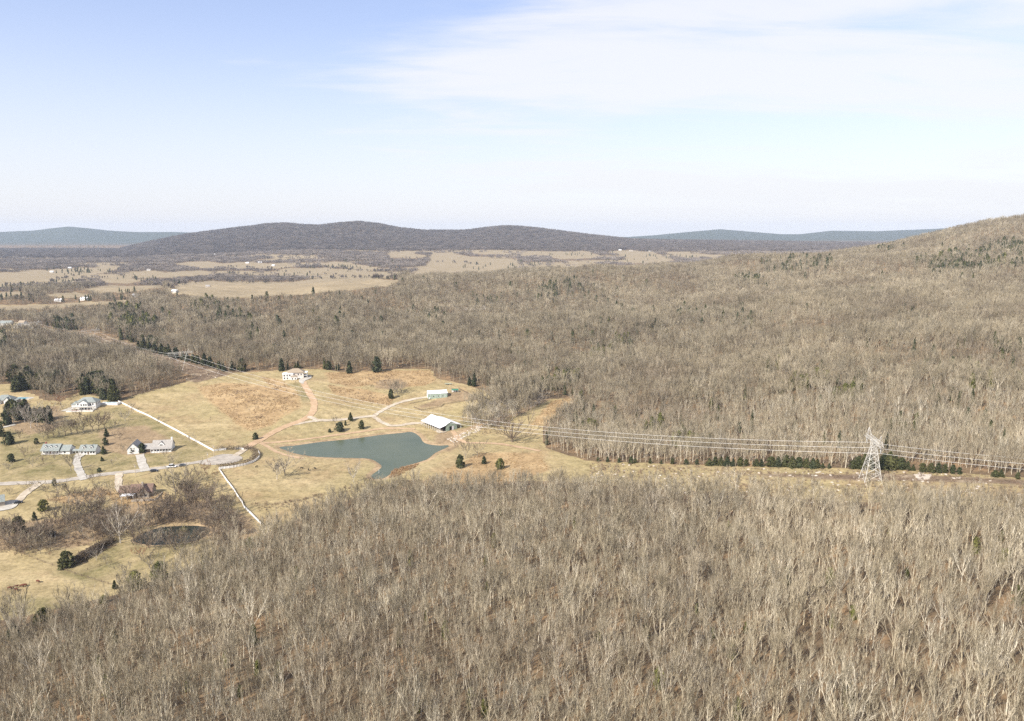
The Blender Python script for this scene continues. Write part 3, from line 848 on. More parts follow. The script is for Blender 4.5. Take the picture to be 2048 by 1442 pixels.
def leaf_quad(buf, c, s, rng, flat=0.0):
    d = Vector((rng.gauss(0, 1), rng.gauss(0, 1), rng.gauss(0, 1) * (1 - flat))).normalized()
    h = Vector((rng.gauss(0, 1), rng.gauss(0, 1), rng.gauss(0, 1)))
    e = d.cross(h)
    if e.length < 1e-3: return
    e.normalize()
    c = Vector(c); k = d.cross(e) * s * 0.12
    buf.add([tuple(c - d * s), tuple(c - e * s * 0.45 + k), tuple(c + d * s), tuple(c + e * s * 0.45 + k)], [(0, 1, 2), (0, 2, 3)])
def cedar(seed, H=7.0, Rr=2.1, n=700, shape='cone'):
    rng = random.Random(seed)
    tr, cr = Buf(), Buf()
    tr.tube([(0, 0, -0.5), (0, 0, H * 0.35), (0, 0, H * 0.9)], [0.024 * H, 0.018 * H, 0.006 * H], 5)
    lob = [rng.uniform(0.6, 1.22) for _ in range(9)]
    def prof(t):
        if shape == 'cone': return (max(1 - t, 0) ** 0.75) * min(1, 0.55 + t * 4)
        if shape == 'dome': return math.sqrt(max(0, 1 - ((t - 0.36) / 0.66) ** 2)) * (1.0 - 0.25 * t)
        return math.sqrt(max(0, 1 - ((t - 0.66) / 0.36) ** 2)) if t > 0.3 else 0
    # a ragged inner body so that the middle is not see-through
    rings, ns = 7, 8
    vs = []
    t0 = 0.04 if shape != 'pine' else 0.34
    for i in range(rings):
        t = t0 + (0.97 - t0) * i / (rings - 1)
        for k in range(ns):
            a = 6.283 * k / ns
            q = max(prof(t), 0.02) * Rr * rng.uniform(0.35, 0.68)
            vs.append((math.cos(a) * q, math.sin(a) * q, t * H))
    fs = [(i * ns + k, i * ns + (k + 1) % ns, (i + 1) * ns + (k + 1) % ns, (i + 1) * ns + k) for i in range(rings - 1) for k in range(ns)]
    fs += [tuple(range(ns - 1, -1, -1)), tuple((rings - 1) * ns + k for k in range(ns))]
    cr.add(vs, fs)
    clumps = []
    for _ in range(70):
        t = t0 + (1 - t0) * rng.random() ** 0.9
        clumps.append((t, rng.uniform(0, 6.283), rng.uniform(0.72, 1.08)))
    for i in range(n):
        t, a, q = clumps[rng.randrange(len(clumps))]
        t = min(max(t + rng.gauss(0, 0.03), t0), 1.0); a += rng.gauss(0, 0.22)
        l_ = lob[int(a / 6.283 * 9) % 9]
        r_ = prof(t) * Rr * q * l_ * rng.uniform(0.8, 1.06)
        leaf_quad(cr, (math.cos(a) * r_, math.sin(a) * r_, t * H + rng.gauss(0, 0.1)), rng.uniform(0.03, 0.085) * H, rng)
    return tr, cr
def shrub(seed, H=2.0, W=1.6, stems=14, twigs=5, rt=0.03):
    rng = random.Random(seed)
    bf = Buf()
    for k in range(stems):
        d = rot_dir((0, 0, 1), R(rng.uniform(5, 55)), rng.uniform(0, 6.28))
        L = H * rng.uniform(0.6, 1.1)
        e = d * L
        b0 = (rng.uniform(-.3, .3) * W, rng.uniform(-.3, .3) * W, -0.1)
        e = Vector(b0) + e
        bf.tube([b0, tuple(e)], [rt, rt * 0.5], 3)
        for q in range(twigs):
            t = rng.uniform(0.3, 1)
            p = Vector(b0).lerp(e, t)
            td = (rot_dir(d, R(rng.uniform(20, 70)), rng.uniform(0, 6.28)) + Vector((0, 0, .2))).normalized()
            bf.tube([tuple(p), tuple(p + td * H * rng.uniform(0.2, 0.4))], [rt * 0.8, rt * 0.35], 3)
    return bf
def joined(a, c):
    o = Buf(); o.add(a.v, a.f); o.add(c.v, c.f); o.m = a.m + c.m
    return o

NEAR = [bare_tree(100 + i, 13.5, random.Random(i).choice([3, 4, 5, 6]), 6, 7, fork=(0.25, 0.5), spread=(10, 28 + 6 * (i % 4)), thick=1.05, rt=0.030, ba=(16, 42), up=0.4, tl=(0.07, 0.14)) for i in range(14)]
NEAR_TRUNK = [t.mesh('trunk', 'bark') for t, c in NEAR]
NEAR_CROWN = [c.mesh('crown', ('bark', 'twig')) for t, c in NEAR]
NEAR_ALL = [joined(t, c).mesh('bare_tree', ('bark', 'twig')) for t, c in NEAR]
MID_ALL = [joined(*bare_tree(300 + i, 14.0, 5, 5, 4, rt=0.075, sides=(3, 3, 3), thick=1.2, tl=(0.09, 0.16), spread=(10, 42), ba=(16, 45), up=0.4)).mesh('bare_tree', ('shaded_mid_bark', 'twig')) for i in range(8)]
FAR_ALL = [joined(*bare_tree(500 + i, 14.0, 5, 3, 3, rt=0.15, sides=(3, 3, 3), thick=1.5, tl=(0.11, 0.20), spread=(10, 44), ba=(16, 45), up=0.4)).mesh('bare_tree', ('shaded_mid_bark', 'twig')) for i in range(6)]
def grove(seed, size=26.0, n=11, mat='far_bark'):
    rng = random.Random(seed)
    bf = Buf()
    for k in range(n):
        x, y = rng.uniform(-size / 2, size / 2), rng.uniform(-size / 2, size / 2)
        H = rng.uniform(10, 16)
        bf.tube([(x, y, -3), (x, y, H * 0.6)], [0.25, 0.2], 3)
        for q in range(16):
            d = rot_dir((0, 0, 1), R(rng.uniform(8, 62)), rng.uniform(0, 6.28))
            b0 = Vector((x, y, H * rng.uniform(0.3, 0.6)))
            e = b0 + d * H * rng.uniform(0.3, 0.5)
            bf.tube([tuple(b0), tuple(e)], [0.34, 0.2], 3)
    return bf.mesh('grove', mat)
GROVES = [grove(700 + i) for i in range(6)]
VALLEY = [grove(720 + i, 24.0, 9, 'valley_bark') for i in range(6)]
CEDAR = [cedar(800 + i, 7.0, 1.7 + 0.25 * (i % 3), 900, 'cone' if i % 2 == 0 else 'dome') for i in range(6)]
CEDAR_TRUNK = [t.mesh('trunk', 'dark_bark') for t, c in CEDAR]
CEDAR_CROWN = [c.mesh('crown', 'cedar') for t, c in CEDAR]
CEDAR_LITE = []
for i in range(4):
    t, c = cedar(850 + i, 8.0, 2.2, 160, 'cone' if i % 2 else 'dome')
    CEDAR_LITE.append(joined(t, c).mesh('cedar', 'cedar'))
PINE = [cedar(900 + i, 9.0, 3.1, 1000, 'dome') for i in range(3)]
PINE_TRUNK = [t.mesh('trunk', 'dark_bark') for t, c in PINE]
PINE_CROWN = [c.mesh('crown', 'pine') for t, c in PINE]
PINE_LITE = []
for i in range(3):
    t, c = cedar(950 + i, 9.0, 2.8, 200, 'dome')
    PINE_LITE.append(joined(t, c).mesh('pine', 'pine'))
FIELD = [bare_tree(1000 + i, 10.0, 7, 6, 8, fork=(0.18, 0.3), spread=(22, 62), rt=0.062, thick=1.45) for i in range(4)]
def variants(src, mat):
    return [(t.mesh('trunk', mat), c.mesh('crown', (mat, mat if mat == 'dark_bark' else 'grey_bark' if mat == 'pale_bark' else 'twig'))) for t, c in src]
FIELD_GREY, FIELD_PALE, FIELD_DARK = variants(FIELD, 'grey_bark'), variants(FIELD, 'pale_bark'), variants(FIELD, 'dark_bark')
OAK = variants([bare_tree(1100, 10.0, 12, 8, 8, fork=(0.16, 0.2), spread=(25, 80), rt=0.05, thick=2.0)], 'dark_bark')
RUSSET = []
for i in range(2):
    tips = []
    t, c = bare_tree(1200 + i, 8.0, 6, 5, 4, fork=(0.15, 0.25), spread=(20, 60), rt=0.03, tips=tips)
    lf = Buf(); rng = random.Random(i)
    for te, tp in tips:
        for q in range(5):
            a = rng.random()
            leaf_quad(lf, tuple(te[k] * a + tp[k] * (1 - a) + rng.gauss(0, .15) for k in range(3)), rng.uniform(.14, .26), rng)
    RUSSET.append((t.mesh('trunk', 'dark_bark'), c.mesh('limbs', ('dark_bark', 'dark_bark')), lf.mesh('crown', 'russet')))
SHRUB = [shrub(1300 + i).mesh('shrub', 'brush_twig') for i in range(5)]
TUFT = []
for i in range(4):
    rng = random.Random(1400 + i); bf = Buf()
    for k in range(12):
        a = rng.uniform(0, 6.28); d = Vector((math.cos(a), math.sin(a), 0)); w = Vector((-d.y, d.x, 0)) * 0.06
        b0 = d * rng.uniform(0, .35); e = b0 + d * rng.uniform(.05, .35) + Vector((0, 0, rng.uniform(.5, 1.1)))
        bf.add([tuple(b0 - w), tuple(b0 + w), tuple(e)], [(0, 1, 2)])
    TUFT.append(bf.mesh('tuft', 'straw'))
REED = [m_.copy() for m_ in TUFT]
for m_ in REED: m_.materials[0] = MATS['reed']

# many copies of a few meshes set out on the points of one object
def scatter(name, pts, scl, meshes, label, seed=0, idx=None, cat=None):
    pts = np.asarray(pts, float); n = len(pts)
    rs = np.random.RandomState(seed)
    me = bpy.data.meshes.new(name)
    me.vertices.add(n); me.vertices.foreach_set('co', pts.ravel())
    a = me.attributes.new('turn', 'FLOAT', 'POINT'); a.data.foreach_set('value', rs.uniform(0, 6.283, n).astype(np.float32))
    a = me.attributes.new('size', 'FLOAT', 'POINT'); a.data.foreach_set('value', np.asarray(scl, np.float32))
    a = me.attributes.new('pick', 'INT', 'POINT'); a.data.foreach_set('value', (rs.randint(0, len(meshes), n) if idx is None else idx).astype(np.int32))
    o = link(name, me)
    ng = bpy.data.node_groups.new(name + '_scatter', 'GeometryNodeTree')
    ng.interface.new_socket('Geometry', in_out='INPUT', socket_type='NodeSocketGeometry')
    ng.interface.new_socket('Geometry', in_out='OUTPUT', socket_type='NodeSocketGeometry')
    N = ng.nodes
    gi, go = N.new('NodeGroupInput'), N.new('NodeGroupOutput')
    jn = N.new('GeometryNodeJoinGeometry')
    for k, mm in enumerate(meshes):
        so = bpy.data.objects.new(mm.name + '_source', mm)
        oi = N.new('GeometryNodeObjectInfo'); oi.inputs['Object'].default_value = so; oi.inputs['As Instance'].default_value = False
        g2 = N.new('GeometryNodeGeometryToInstance')
        ng.links.new(oi.outputs['Geometry'], g2.inputs[0]); ng.links.new(g2.outputs[0], jn.inputs[0])
    def named(nm, dt):
        q = N.new('GeometryNodeInputNamedAttribute'); q.data_type = dt; q.inputs['Name'].default_value = nm
        return q.outputs['Attribute']
    cx = N.new('ShaderNodeCombineXYZ'); ng.links.new(named('turn', 'FLOAT'), cx.inputs[2])
    er = N.new('FunctionNodeEulerToRotation'); ng.links.new(cx.outputs[0], er.inputs[0])
    ip = N.new('GeometryNodeInstanceOnPoints'); ip.inputs['Pick Instance'].default_value = True
    ng.links.new(gi.outputs[0], ip.inputs['Points']); ng.links.new(jn.outputs[0], ip.inputs['Instance'])
    ng.links.new(named('pick', 'INT'), ip.inputs['Instance Index'])
    ng.links.new(er.outputs[0], ip.inputs['Rotation']); ng.links.new(named('size', 'FLOAT'), ip.inputs['Scale'])
    ng.links.new(ip.outputs[0], go.inputs[0])
    md = o.modifiers.new('scatter', 'NODES'); md.node_group = ng
    o['kind'] = 'stuff'; o['label'] = label
    if cat: o['category'] = cat
    return o
def jitter_grid(x0, x1, y0, y1, s, seed):
    rs = np.random.RandomState(seed)
    gx, gy = np.meshgrid(np.arange(x0, x1, s), np.arange(y0, y1, s))
    gx = gx + rs.uniform(-.48, .48, gx.shape) * s; gy = gy + rs.uniform(-.48, .48, gy.shape) * s
    return gx.ravel(), gy.ravel(), rs
def in_view(x, y, margin=0.10):
    return np.abs(x) < (0.735 + margin) * y + 25
# evergreens that stand among the bare woods: (u, v, spread in px, how many, pine share)
EVER = [(270, 655, 40, 60, .3), (250, 625, 25, 35, .2), (130, 655, 25, 30, 0), (240, 690, 30, 25, 0), (300, 700, 30, 22, 0), (460, 640, 50, 25, .2), (420, 615, 40, 20, .2),
        (860, 640, 40, 16, 0), (1100, 590, 60, 20, 0), (1130, 575, 40, 16, 0), (960, 610, 40, 10, 0), (1000, 690, 120, 12, 0), (1190, 720, 25, 14, .5), (1130, 760, 25, 14, .3),
        (1560, 540, 40, 20, 0), (1620, 530, 60, 40, 0), (1760, 500, 40, 40, 0), (1490, 565, 25, 20, 0), (1950, 525, 80, 70, .1), (1890, 540, 60, 40, 0), (2010, 500, 40, 40, 0),
        (1820, 640, 40, 10, 0), (1600, 780, 22, 8, 1), (1700, 800, 20, 6, 1), (1540, 740, 40, 10, .5), (1970, 770, 40, 8, 1), (1380, 890, 30, 6, 1), (1300, 860, 20, 3, 1),
        (1180, 868, 10, 3, 1), (1640, 770, 15, 5, 1), (2020, 700, 50, 12, 0), (1450, 630, 60, 14, 0), (1250, 640, 80, 14, 0), (700, 660, 120, 16, 0), (550, 700, 80, 10, 0),
        (60, 745, 40, 22, 0), (1240, 692, 22, 14, .2), (1300, 662, 26, 12, 0), (1105, 778, 20, 12, .2), (1210, 708, 18, 8, .4), (1380, 640, 30, 10, 0), (160, 750, 40, 12, 0), (30, 700, 50, 10, 0)]
ex, ey, ek = [], [], []
rs = np.random.RandomState(77)
for u, v, s, n, ps in EVER:
    for k in range(int(n * 1.5)):
        p = at(u + rs.normal(0, s * 0.6), v + rs.normal(0, s * 0.16))
        ex.append(p[0]); ey.append(p[1]); ek.append(1 if rs.rand() < ps else 0)
# a few singly through the near woods
for k in range(80):
    p = at(rs.uniform(0, 2048), rs.uniform(1010, 1440)); ex.append(p[0]); ey.append(p[1]); ek.append(2)
for k in range(420):
    p = at(rs.uniform(250, 2048), rs.uniform(520, 900)); ex.append(p[0]); ey.append(p[1]); ek.append(0)
ex, ey, ek = np.array(ex), np.array(ey), np.array(ek)
keep = ~is_open(ex, ey)
ex, ey, ek = ex[keep], ey[keep], ek[keep]

CLUMP = atxy([(925, 852), (965, 858), (1000, 856), (1040, 832), (1085, 812), (1088, 795), (1050, 786), (1000, 790), (950, 810), (930, 832)])
xs, ys, rs = jitter_grid(-560, 620, 95, 600, 4.55, 1)
wanted = (~is_open(xs, ys) | inside(CLUMP, xs, ys)) & in_view(xs, ys, 0.16) & (np.hypot(xs, ys) < 600)
wanted &= rs.rand(len(xs)) < 0.62 + 0.6 * fbm(xs / 28, ys / 28, 2, 37)
for (u, v) in [(273, 1178), (320, 1160), (230, 1178), (208, 1206), (86, 1240), (502, 1094), (369, 1068)]:
    q = at(u, v); w_ = (q[1] - ys) / q[1]
    wanted &= ~((np.abs(xs - q[0] * ys / q[1]) < 6.5) & (ys < q[1] + 4) & (ys > q[1] - 17))
xs, ys = xs[wanted], ys[wanted]
zs = ground(xs, ys)
sc = (0.6 + 0.75 * rs.beta(2.2, 2.2, len(xs))) * (1 + 0.35 * (fbm(xs / 60, ys / 60, 2, 31) - 0.5))
sc = np.where(rs.rand(len(xs)) < 0.06, sc * 1.25, sc) * 0.93
u_, v_, dep = project(xs, ys, zs + 6)
shown = (u_ > -10) & (u_ < 2058) & (v_ < 1470) & (v_ > 0)
order = np.argsort(np.where(shown, dep, 1e9))
single = order[:300]
mask = np.ones(len(xs), bool); mask[single] = False
scatter('forest', np.stack([xs, ys, zs], -1)[mask], sc[mask], NEAR_ALL, 'dense leafless grey brown wood on the near hillside below the power lines', 3)
FOREST_SINGLE = [(xs[i], ys[i], zs[i], sc[i]) for i in single]

xs, ys, rs = jitter_grid(-1000, 1050, 380, 1200, 6.2, 2)
rad = np.hypot(xs, ys)
wanted = (~is_open(xs, ys) | inside(CLUMP, xs, ys)) & in_view(xs, ys) & (rad >= 600) & (rad < 1150)
xs, ys = xs[wanted], ys[wanted]; zs = ground(xs, ys)
scatter('forest', np.stack([xs, ys, zs], -1), (0.6 + 0.7 * rs.beta(2, 2, len(xs))) * (0.75 + 0.5 * fbm(xs / 70, ys / 70, 2, 33)), MID_ALL,
        'leafless tan woodland behind the hay fields and up the right slope', 4)
xs, ys, rs = jitter_grid(-1800, 1900, 800, 2250, 8.2, 5)
rad = np.hypot(xs, ys)
wanted = ~is_open(xs, ys) & in_view(xs, ys) & (rad >= 1150) & (rad < 2300)
xs, ys = xs[wanted], ys[wanted]; zs = ground(xs, ys)
clear = ~hides_field(xs, ys, zs, 12.0)
xs, ys, zs = xs[clear], ys[clear], zs[clear]
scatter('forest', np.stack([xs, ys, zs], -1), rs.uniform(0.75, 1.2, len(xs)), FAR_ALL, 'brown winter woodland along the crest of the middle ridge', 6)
xs, ys, rs = jitter_grid(-3300, 3300, 1900, 4300, 20.0, 8)
wanted = ~is_open(xs, ys) & in_view(xs, ys, 0.05) & (np.hypot(xs, ys) > 2250)
xs, ys = xs[wanted], ys[wanted]; zs = ground(xs, ys)
clear = ~hides_field(xs, ys, zs, 11.0) & (~valley_grass(xs, ys) | (np.random.RandomState(48).rand(len(xs)) < 0.12))
xs, ys, zs = xs[clear], ys[clear], zs[clear]
scatter('forest', np.stack([xs, ys, zs], -1), rs.uniform(0.6, 1.0, len(xs)), VALLEY, 'grey tree belts and woods between the far valley fields', 9)
xs, ys, rs = jitter_grid(-4800, 4800, 4300, 6250, 27.0, 10)
wanted = ~is_open(xs, ys) & in_view(xs, ys, 0.05)
xs, ys = xs[wanted], ys[wanted]; zs = ground(xs, ys)
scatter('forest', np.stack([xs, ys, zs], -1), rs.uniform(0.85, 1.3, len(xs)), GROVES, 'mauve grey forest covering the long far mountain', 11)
# far evergreens in the valley
fx, fy = [], []
rs = np.random.RandomState(12)
for u, v, s, n in [(150, 543, 25, 20), (160, 545, 15, 14), (230, 545, 25, 16), (20, 580, 30, 26), (50, 577, 20, 20), (20, 600, 30, 20), (120, 495, 60, 90), (200, 505, 60, 90), (60, 485, 60, 60),
                   (250, 583, 10, 6), (140, 565, 20, 12), (200, 600, 30, 20), (1025, 535, 5, 8), (960, 533, 12, 10), (1070, 528, 25, 20), (1230, 520, 20, 14), (1340, 515, 40, 30),
                   (400, 510, 30, 20), (350, 505, 30, 30), (480, 515, 60, 16), (730, 520, 30, 24), (650, 510, 60, 20), (1150, 510, 60, 20), (330, 520, 40, 16), (280, 560, 30, 10), (580, 555, 60, 20), (700, 535, 50, 40)]:
    for k in range(n):
        p = at(u + rs.normal(0, s), v + rs.normal(0, 2.5)); fx.append(p[0]); fy.append(p[1])
fx, fy = np.array(fx), np.array(fy)
scatter('evergreen_wood', np.stack([fx, fy, ground(fx, fy)], -1), rs.uniform(1.0, 1.9, len(fx)), CEDAR_LITE, 'dark evergreens dotted through the far valley woods', 13)
ez = ground(ex, ey)
near_e = np.zeros(len(ex), bool)
scatter('evergreen_wood', np.stack([ex, ey, ez], -1), np.where(ek == 2, rs.uniform(.45, .85, len(ex)), rs.uniform(0.9, 1.6, len(ex)) * np.where(ey > 900, 1.45, 1.0)), CEDAR_LITE + PINE_LITE,
        'dark cedars and olive pines scattered singly among the bare woods', 14,
        idx=np.where(ek == 0, rs.randint(3, 7, len(ex)), rs.randint(0, 3, len(ex))))
# brush along the power line cut, thickets, tall dry grass
def fill(polys, n, seed, keep_out=None):
    rs = np.random.RandomState(seed); out = []
    for p, k in zip(polys, n):
        P = np.asarray(p); m_ = 0
        while m_ < k:
            x = rs.uniform(P[:, 0].min(), P[:, 0].max(), 600); y = rs.uniform(P[:, 1].min(), P[:, 1].max(), 600)
            s_ = inside(p, x, y); out.append(np.stack([x[s_], y[s_]], -1)); m_ += s_.sum()
            if s_.sum() == 0 and len(out) > 200: break
    q = np.concatenate(out)
    return np.column_stack([q, ground(q[:, 0], q[:, 1])]), rs
cutR = atxy([(1180, 925), (1400, 933), (1740, 942), (2048, 960), (2150, 970), (2150, 1030), (1740, 1014), (1500, 996), (1180, 972)])
pts, rs = fill([OPEN['cut'], cutR, atxy([(690, 1000), (800, 962), (900, 960), (880, 985), (790, 988), (640, 1030)])], [1700, 1500, 260], 21)
scatter('brush', pts, rs.uniform(0.35, 0.95, len(pts)), SHRUB, 'low brown brush on the cleared strip beneath the power lines', 22)
pts, rs = fill(AREA['sedge'], [2600, 500, 1500, 900, 1200, 700, 200, 200], 23)
sel = fbm(pts[:, 0] / 14, pts[:, 1] / 14, 3, 41) > 0.47
scatter('dry_grass', pts[sel], rs.uniform(0.6, 1.3, sel.sum()), TUFT, 'tall orange dry sedge grass in patches on the hay fields', 24)
thick = [atxy([(500, 770), (540, 772), (548, 800), (545, 828), (528, 830), (520, 800)]), atxy([(450, 782), (495, 785), (490, 792), (455, 790)]),
         atxy([(500, 830), (530, 828), (530, 840), (500, 840)]), atxy([(715, 752), (780, 748), (800, 765), (770, 780), (730, 765)]), atxy([(680, 790), (760, 788), (770, 802), (700, 800)]),
         atxy([(555, 775), (562, 768), (566, 776), (560, 780)]), atxy([(490, 1011), (600, 1000), (655, 985), (660, 990), (600, 1012), (530, 1022)]),
         atxy([(640, 1000), (720, 960), (745, 955), (740, 975), (660, 1010)]), atxy([(150, 1130), (165, 1105), (222, 1080), (228, 1092), (190, 1115)]),
         atxy([(890, 880), (1000, 845), (1040, 830), (1020, 850), (920, 890)])]
tp = []
rs = np.random.RandomState(25)
for poly, k in zip(thick, [150, 60, 30, 150, 70, 16, 110, 110, 110, 80]):
    P = np.asarray(poly); c = P.mean(0); sd = (P.max(0) - P.min(0)) * 0.28
    if k not in (110, 80):
        q = c + rs.normal(0, 1, (k, 2)) * sd
    else:
        q = fill([poly], [k], 125)[0][:k, :2] + rs.normal(0, 1.5, (k, 2)) if k != 80 else fill([poly], [k], 125)[0][:k, :2]
    tp.append(q)
tp = np.concatenate(tp)
pts = np.column_stack([tp, ground(tp[:, 0], tp[:, 1])])
scatter('brush', pts, rs.uniform(0.3, 0.8, len(pts)), SHRUB, 'dark brambly thickets in the hay fields and along the ditch', 26)
pts, rs = fill([atxy([(778, 956), (784, 942), (806, 934), (840, 927), (826, 938), (792, 954)])], [260], 27)
scatter('reeds', pts, rs.uniform(0.9, 1.7, len(pts)), REED, 'rusty orange reeds on the near shore of the pond', 28)

xs, ys, rs = jitter_grid(-560, 620, 95, 520, 6.5, 71)
wanted = ~is_open(xs, ys) & in_view(xs, ys, 0.05) & (rs.rand(len(xs)) < 0.6)
xs, ys = xs[wanted], ys[wanted]
scatter('undergrowth', np.stack([xs, ys, ground(xs, ys)], -1), rs.uniform(0.4, 1.1, len(xs)), SHRUB, 'brown undergrowth on the floor of the near wood', 72)
# hedgerows between the valley fields, and dark specks of evergreens on the mountain
hp = []
for ln, n in [([(540, 541), (640, 550), (760, 558), (810, 556)], 60), ([(640, 534), (700, 539), (760, 544)], 50), ([(445, 534), (560, 538), (640, 535)], 40), ([(330, 577), (420, 561), (520, 565)], 36),
              ([(775, 516), (850, 518), (862, 507)], 24), ([(1030, 521), (1098, 513)], 30), ([(1205, 514), (1235, 523)], 16), ([(870, 523), (965, 529)], 20), ([(0, 574), (90, 567), (140, 555)], 30),
              ([(640, 558), (740, 556), (800, 560)], 36), ([(690, 533), (700, 545)], 12), ([(150, 537), (150, 556)], 8), ([(430, 563), (520, 567), (600, 563)], 24)]:
    for k in range(n):
        t = rs.rand() * (len(ln) - 1); a = int(t); t -= a
        u = ln[a][0] * (1 - t) + ln[a + 1][0] * t; v = ln[a][1] * (1 - t) + ln[a + 1][1] * t
        p = at(u + rs.normal(0, 2), v + rs.normal(0, .5)); hp.append(p)
hp = np.array(hp)
FLECK = [grove(760 + i, 9.0, 4) for i in range(3)]
scatter('hedgerow_trees', hp, rs.uniform(0.5, 1.0, len(hp)), FLECK + CEDAR_LITE[:2], 'grey and dark hedgerow trees along the far field edges', 73)
mp_ = []
while len(mp_) < 420:
    u, v = rs.uniform(280, 1500), rs.uniform(452, 508)
    p = at(u, v)
    if p[1] > 4200 and p[2] > 20: mp_.append(p)
mp_ = np.array(mp_)
keep = ~is_open(mp_[:, 0], mp_[:, 1])
scatter('evergreen_wood', mp_[keep], rs.uniform(1.5, 2.4, keep.sum()), CEDAR_LITE, 'dark evergreen specks across the far mountain forest', 74)

# forest trees nearest the viewer, one by one
def tree(name, label, cat, p, parts, scl, rz, group=None):
    e = link(name, None, None, tuple(p), (0, 0, rz), scl)
    e.empty_display_size = 0.5
    tag(e, label, cat, group)
    for nm, me in parts: link(nm, me, e)
    return e
rng = random.Random(5)
for x, y, z, s in FOREST_SINGLE:
    k = rng.randrange(14)
    tree('forest_tree', 'leafless pale grey tree standing in the wood along the bottom edge', 'tree', (x, y, z), (('trunk', NEAR_TRUNK[k]), ('crown', NEAR_CROWN[k])), s, rng.uniform(0, 6.28),
         'bare trees of the nearest wood')
def ever(u, v, hpx, label, kind='cedar', group=None, wide=1.0):
    p = at(u, v); h = hpx / ppm(p) / 0.97 * 0.97; wide *= 1.3
    k = rng.randrange(3 if kind == 'pine' else 6)
    base = 9.0 if kind == 'pine' else 7.0
    pr = (('trunk', PINE_TRUNK[k]), ('crown', PINE_CROWN[k])) if kind == 'pine' else (('trunk', CEDAR_TRUNK[k]), ('crown', CEDAR_CROWN[k]))
    s = h / base
    return tree('pine_tree' if kind == 'pine' else 'cedar_tree', label, 'pine' if kind == 'pine' else 'cedar', p, pr, (s * wide, s * wide, s), rng.uniform(0, 6.28), group)
def bare(u, v, hpx, label, kind='grey', group=None, wide=1.0, name='field_tree'):
    p = at(u, v); h = hpx / ppm(p) / 0.95
    if kind == 'russet':
        t, l_, c = RUSSET[rng.randrange(2)]; s = h / 8.0
        return tree('russet_tree', label, 'tree', p, (('trunk', t), ('limbs', l_), ('crown', c)), (s * wide, s * wide, s), rng.uniform(0, 6.28), group)
    src = {'grey': FIELD_GREY, 'pale': FIELD_PALE, 'dark': FIELD_DARK, 'oak': OAK}[kind]
    t, c = src[rng.randrange(len(src))]; s = h / 10.0
    return tree(name, label, 'tree', p, (('trunk', t), ('crown', c)), (s * wide, s * wide, s), rng.uniform(0, 6.28), group)
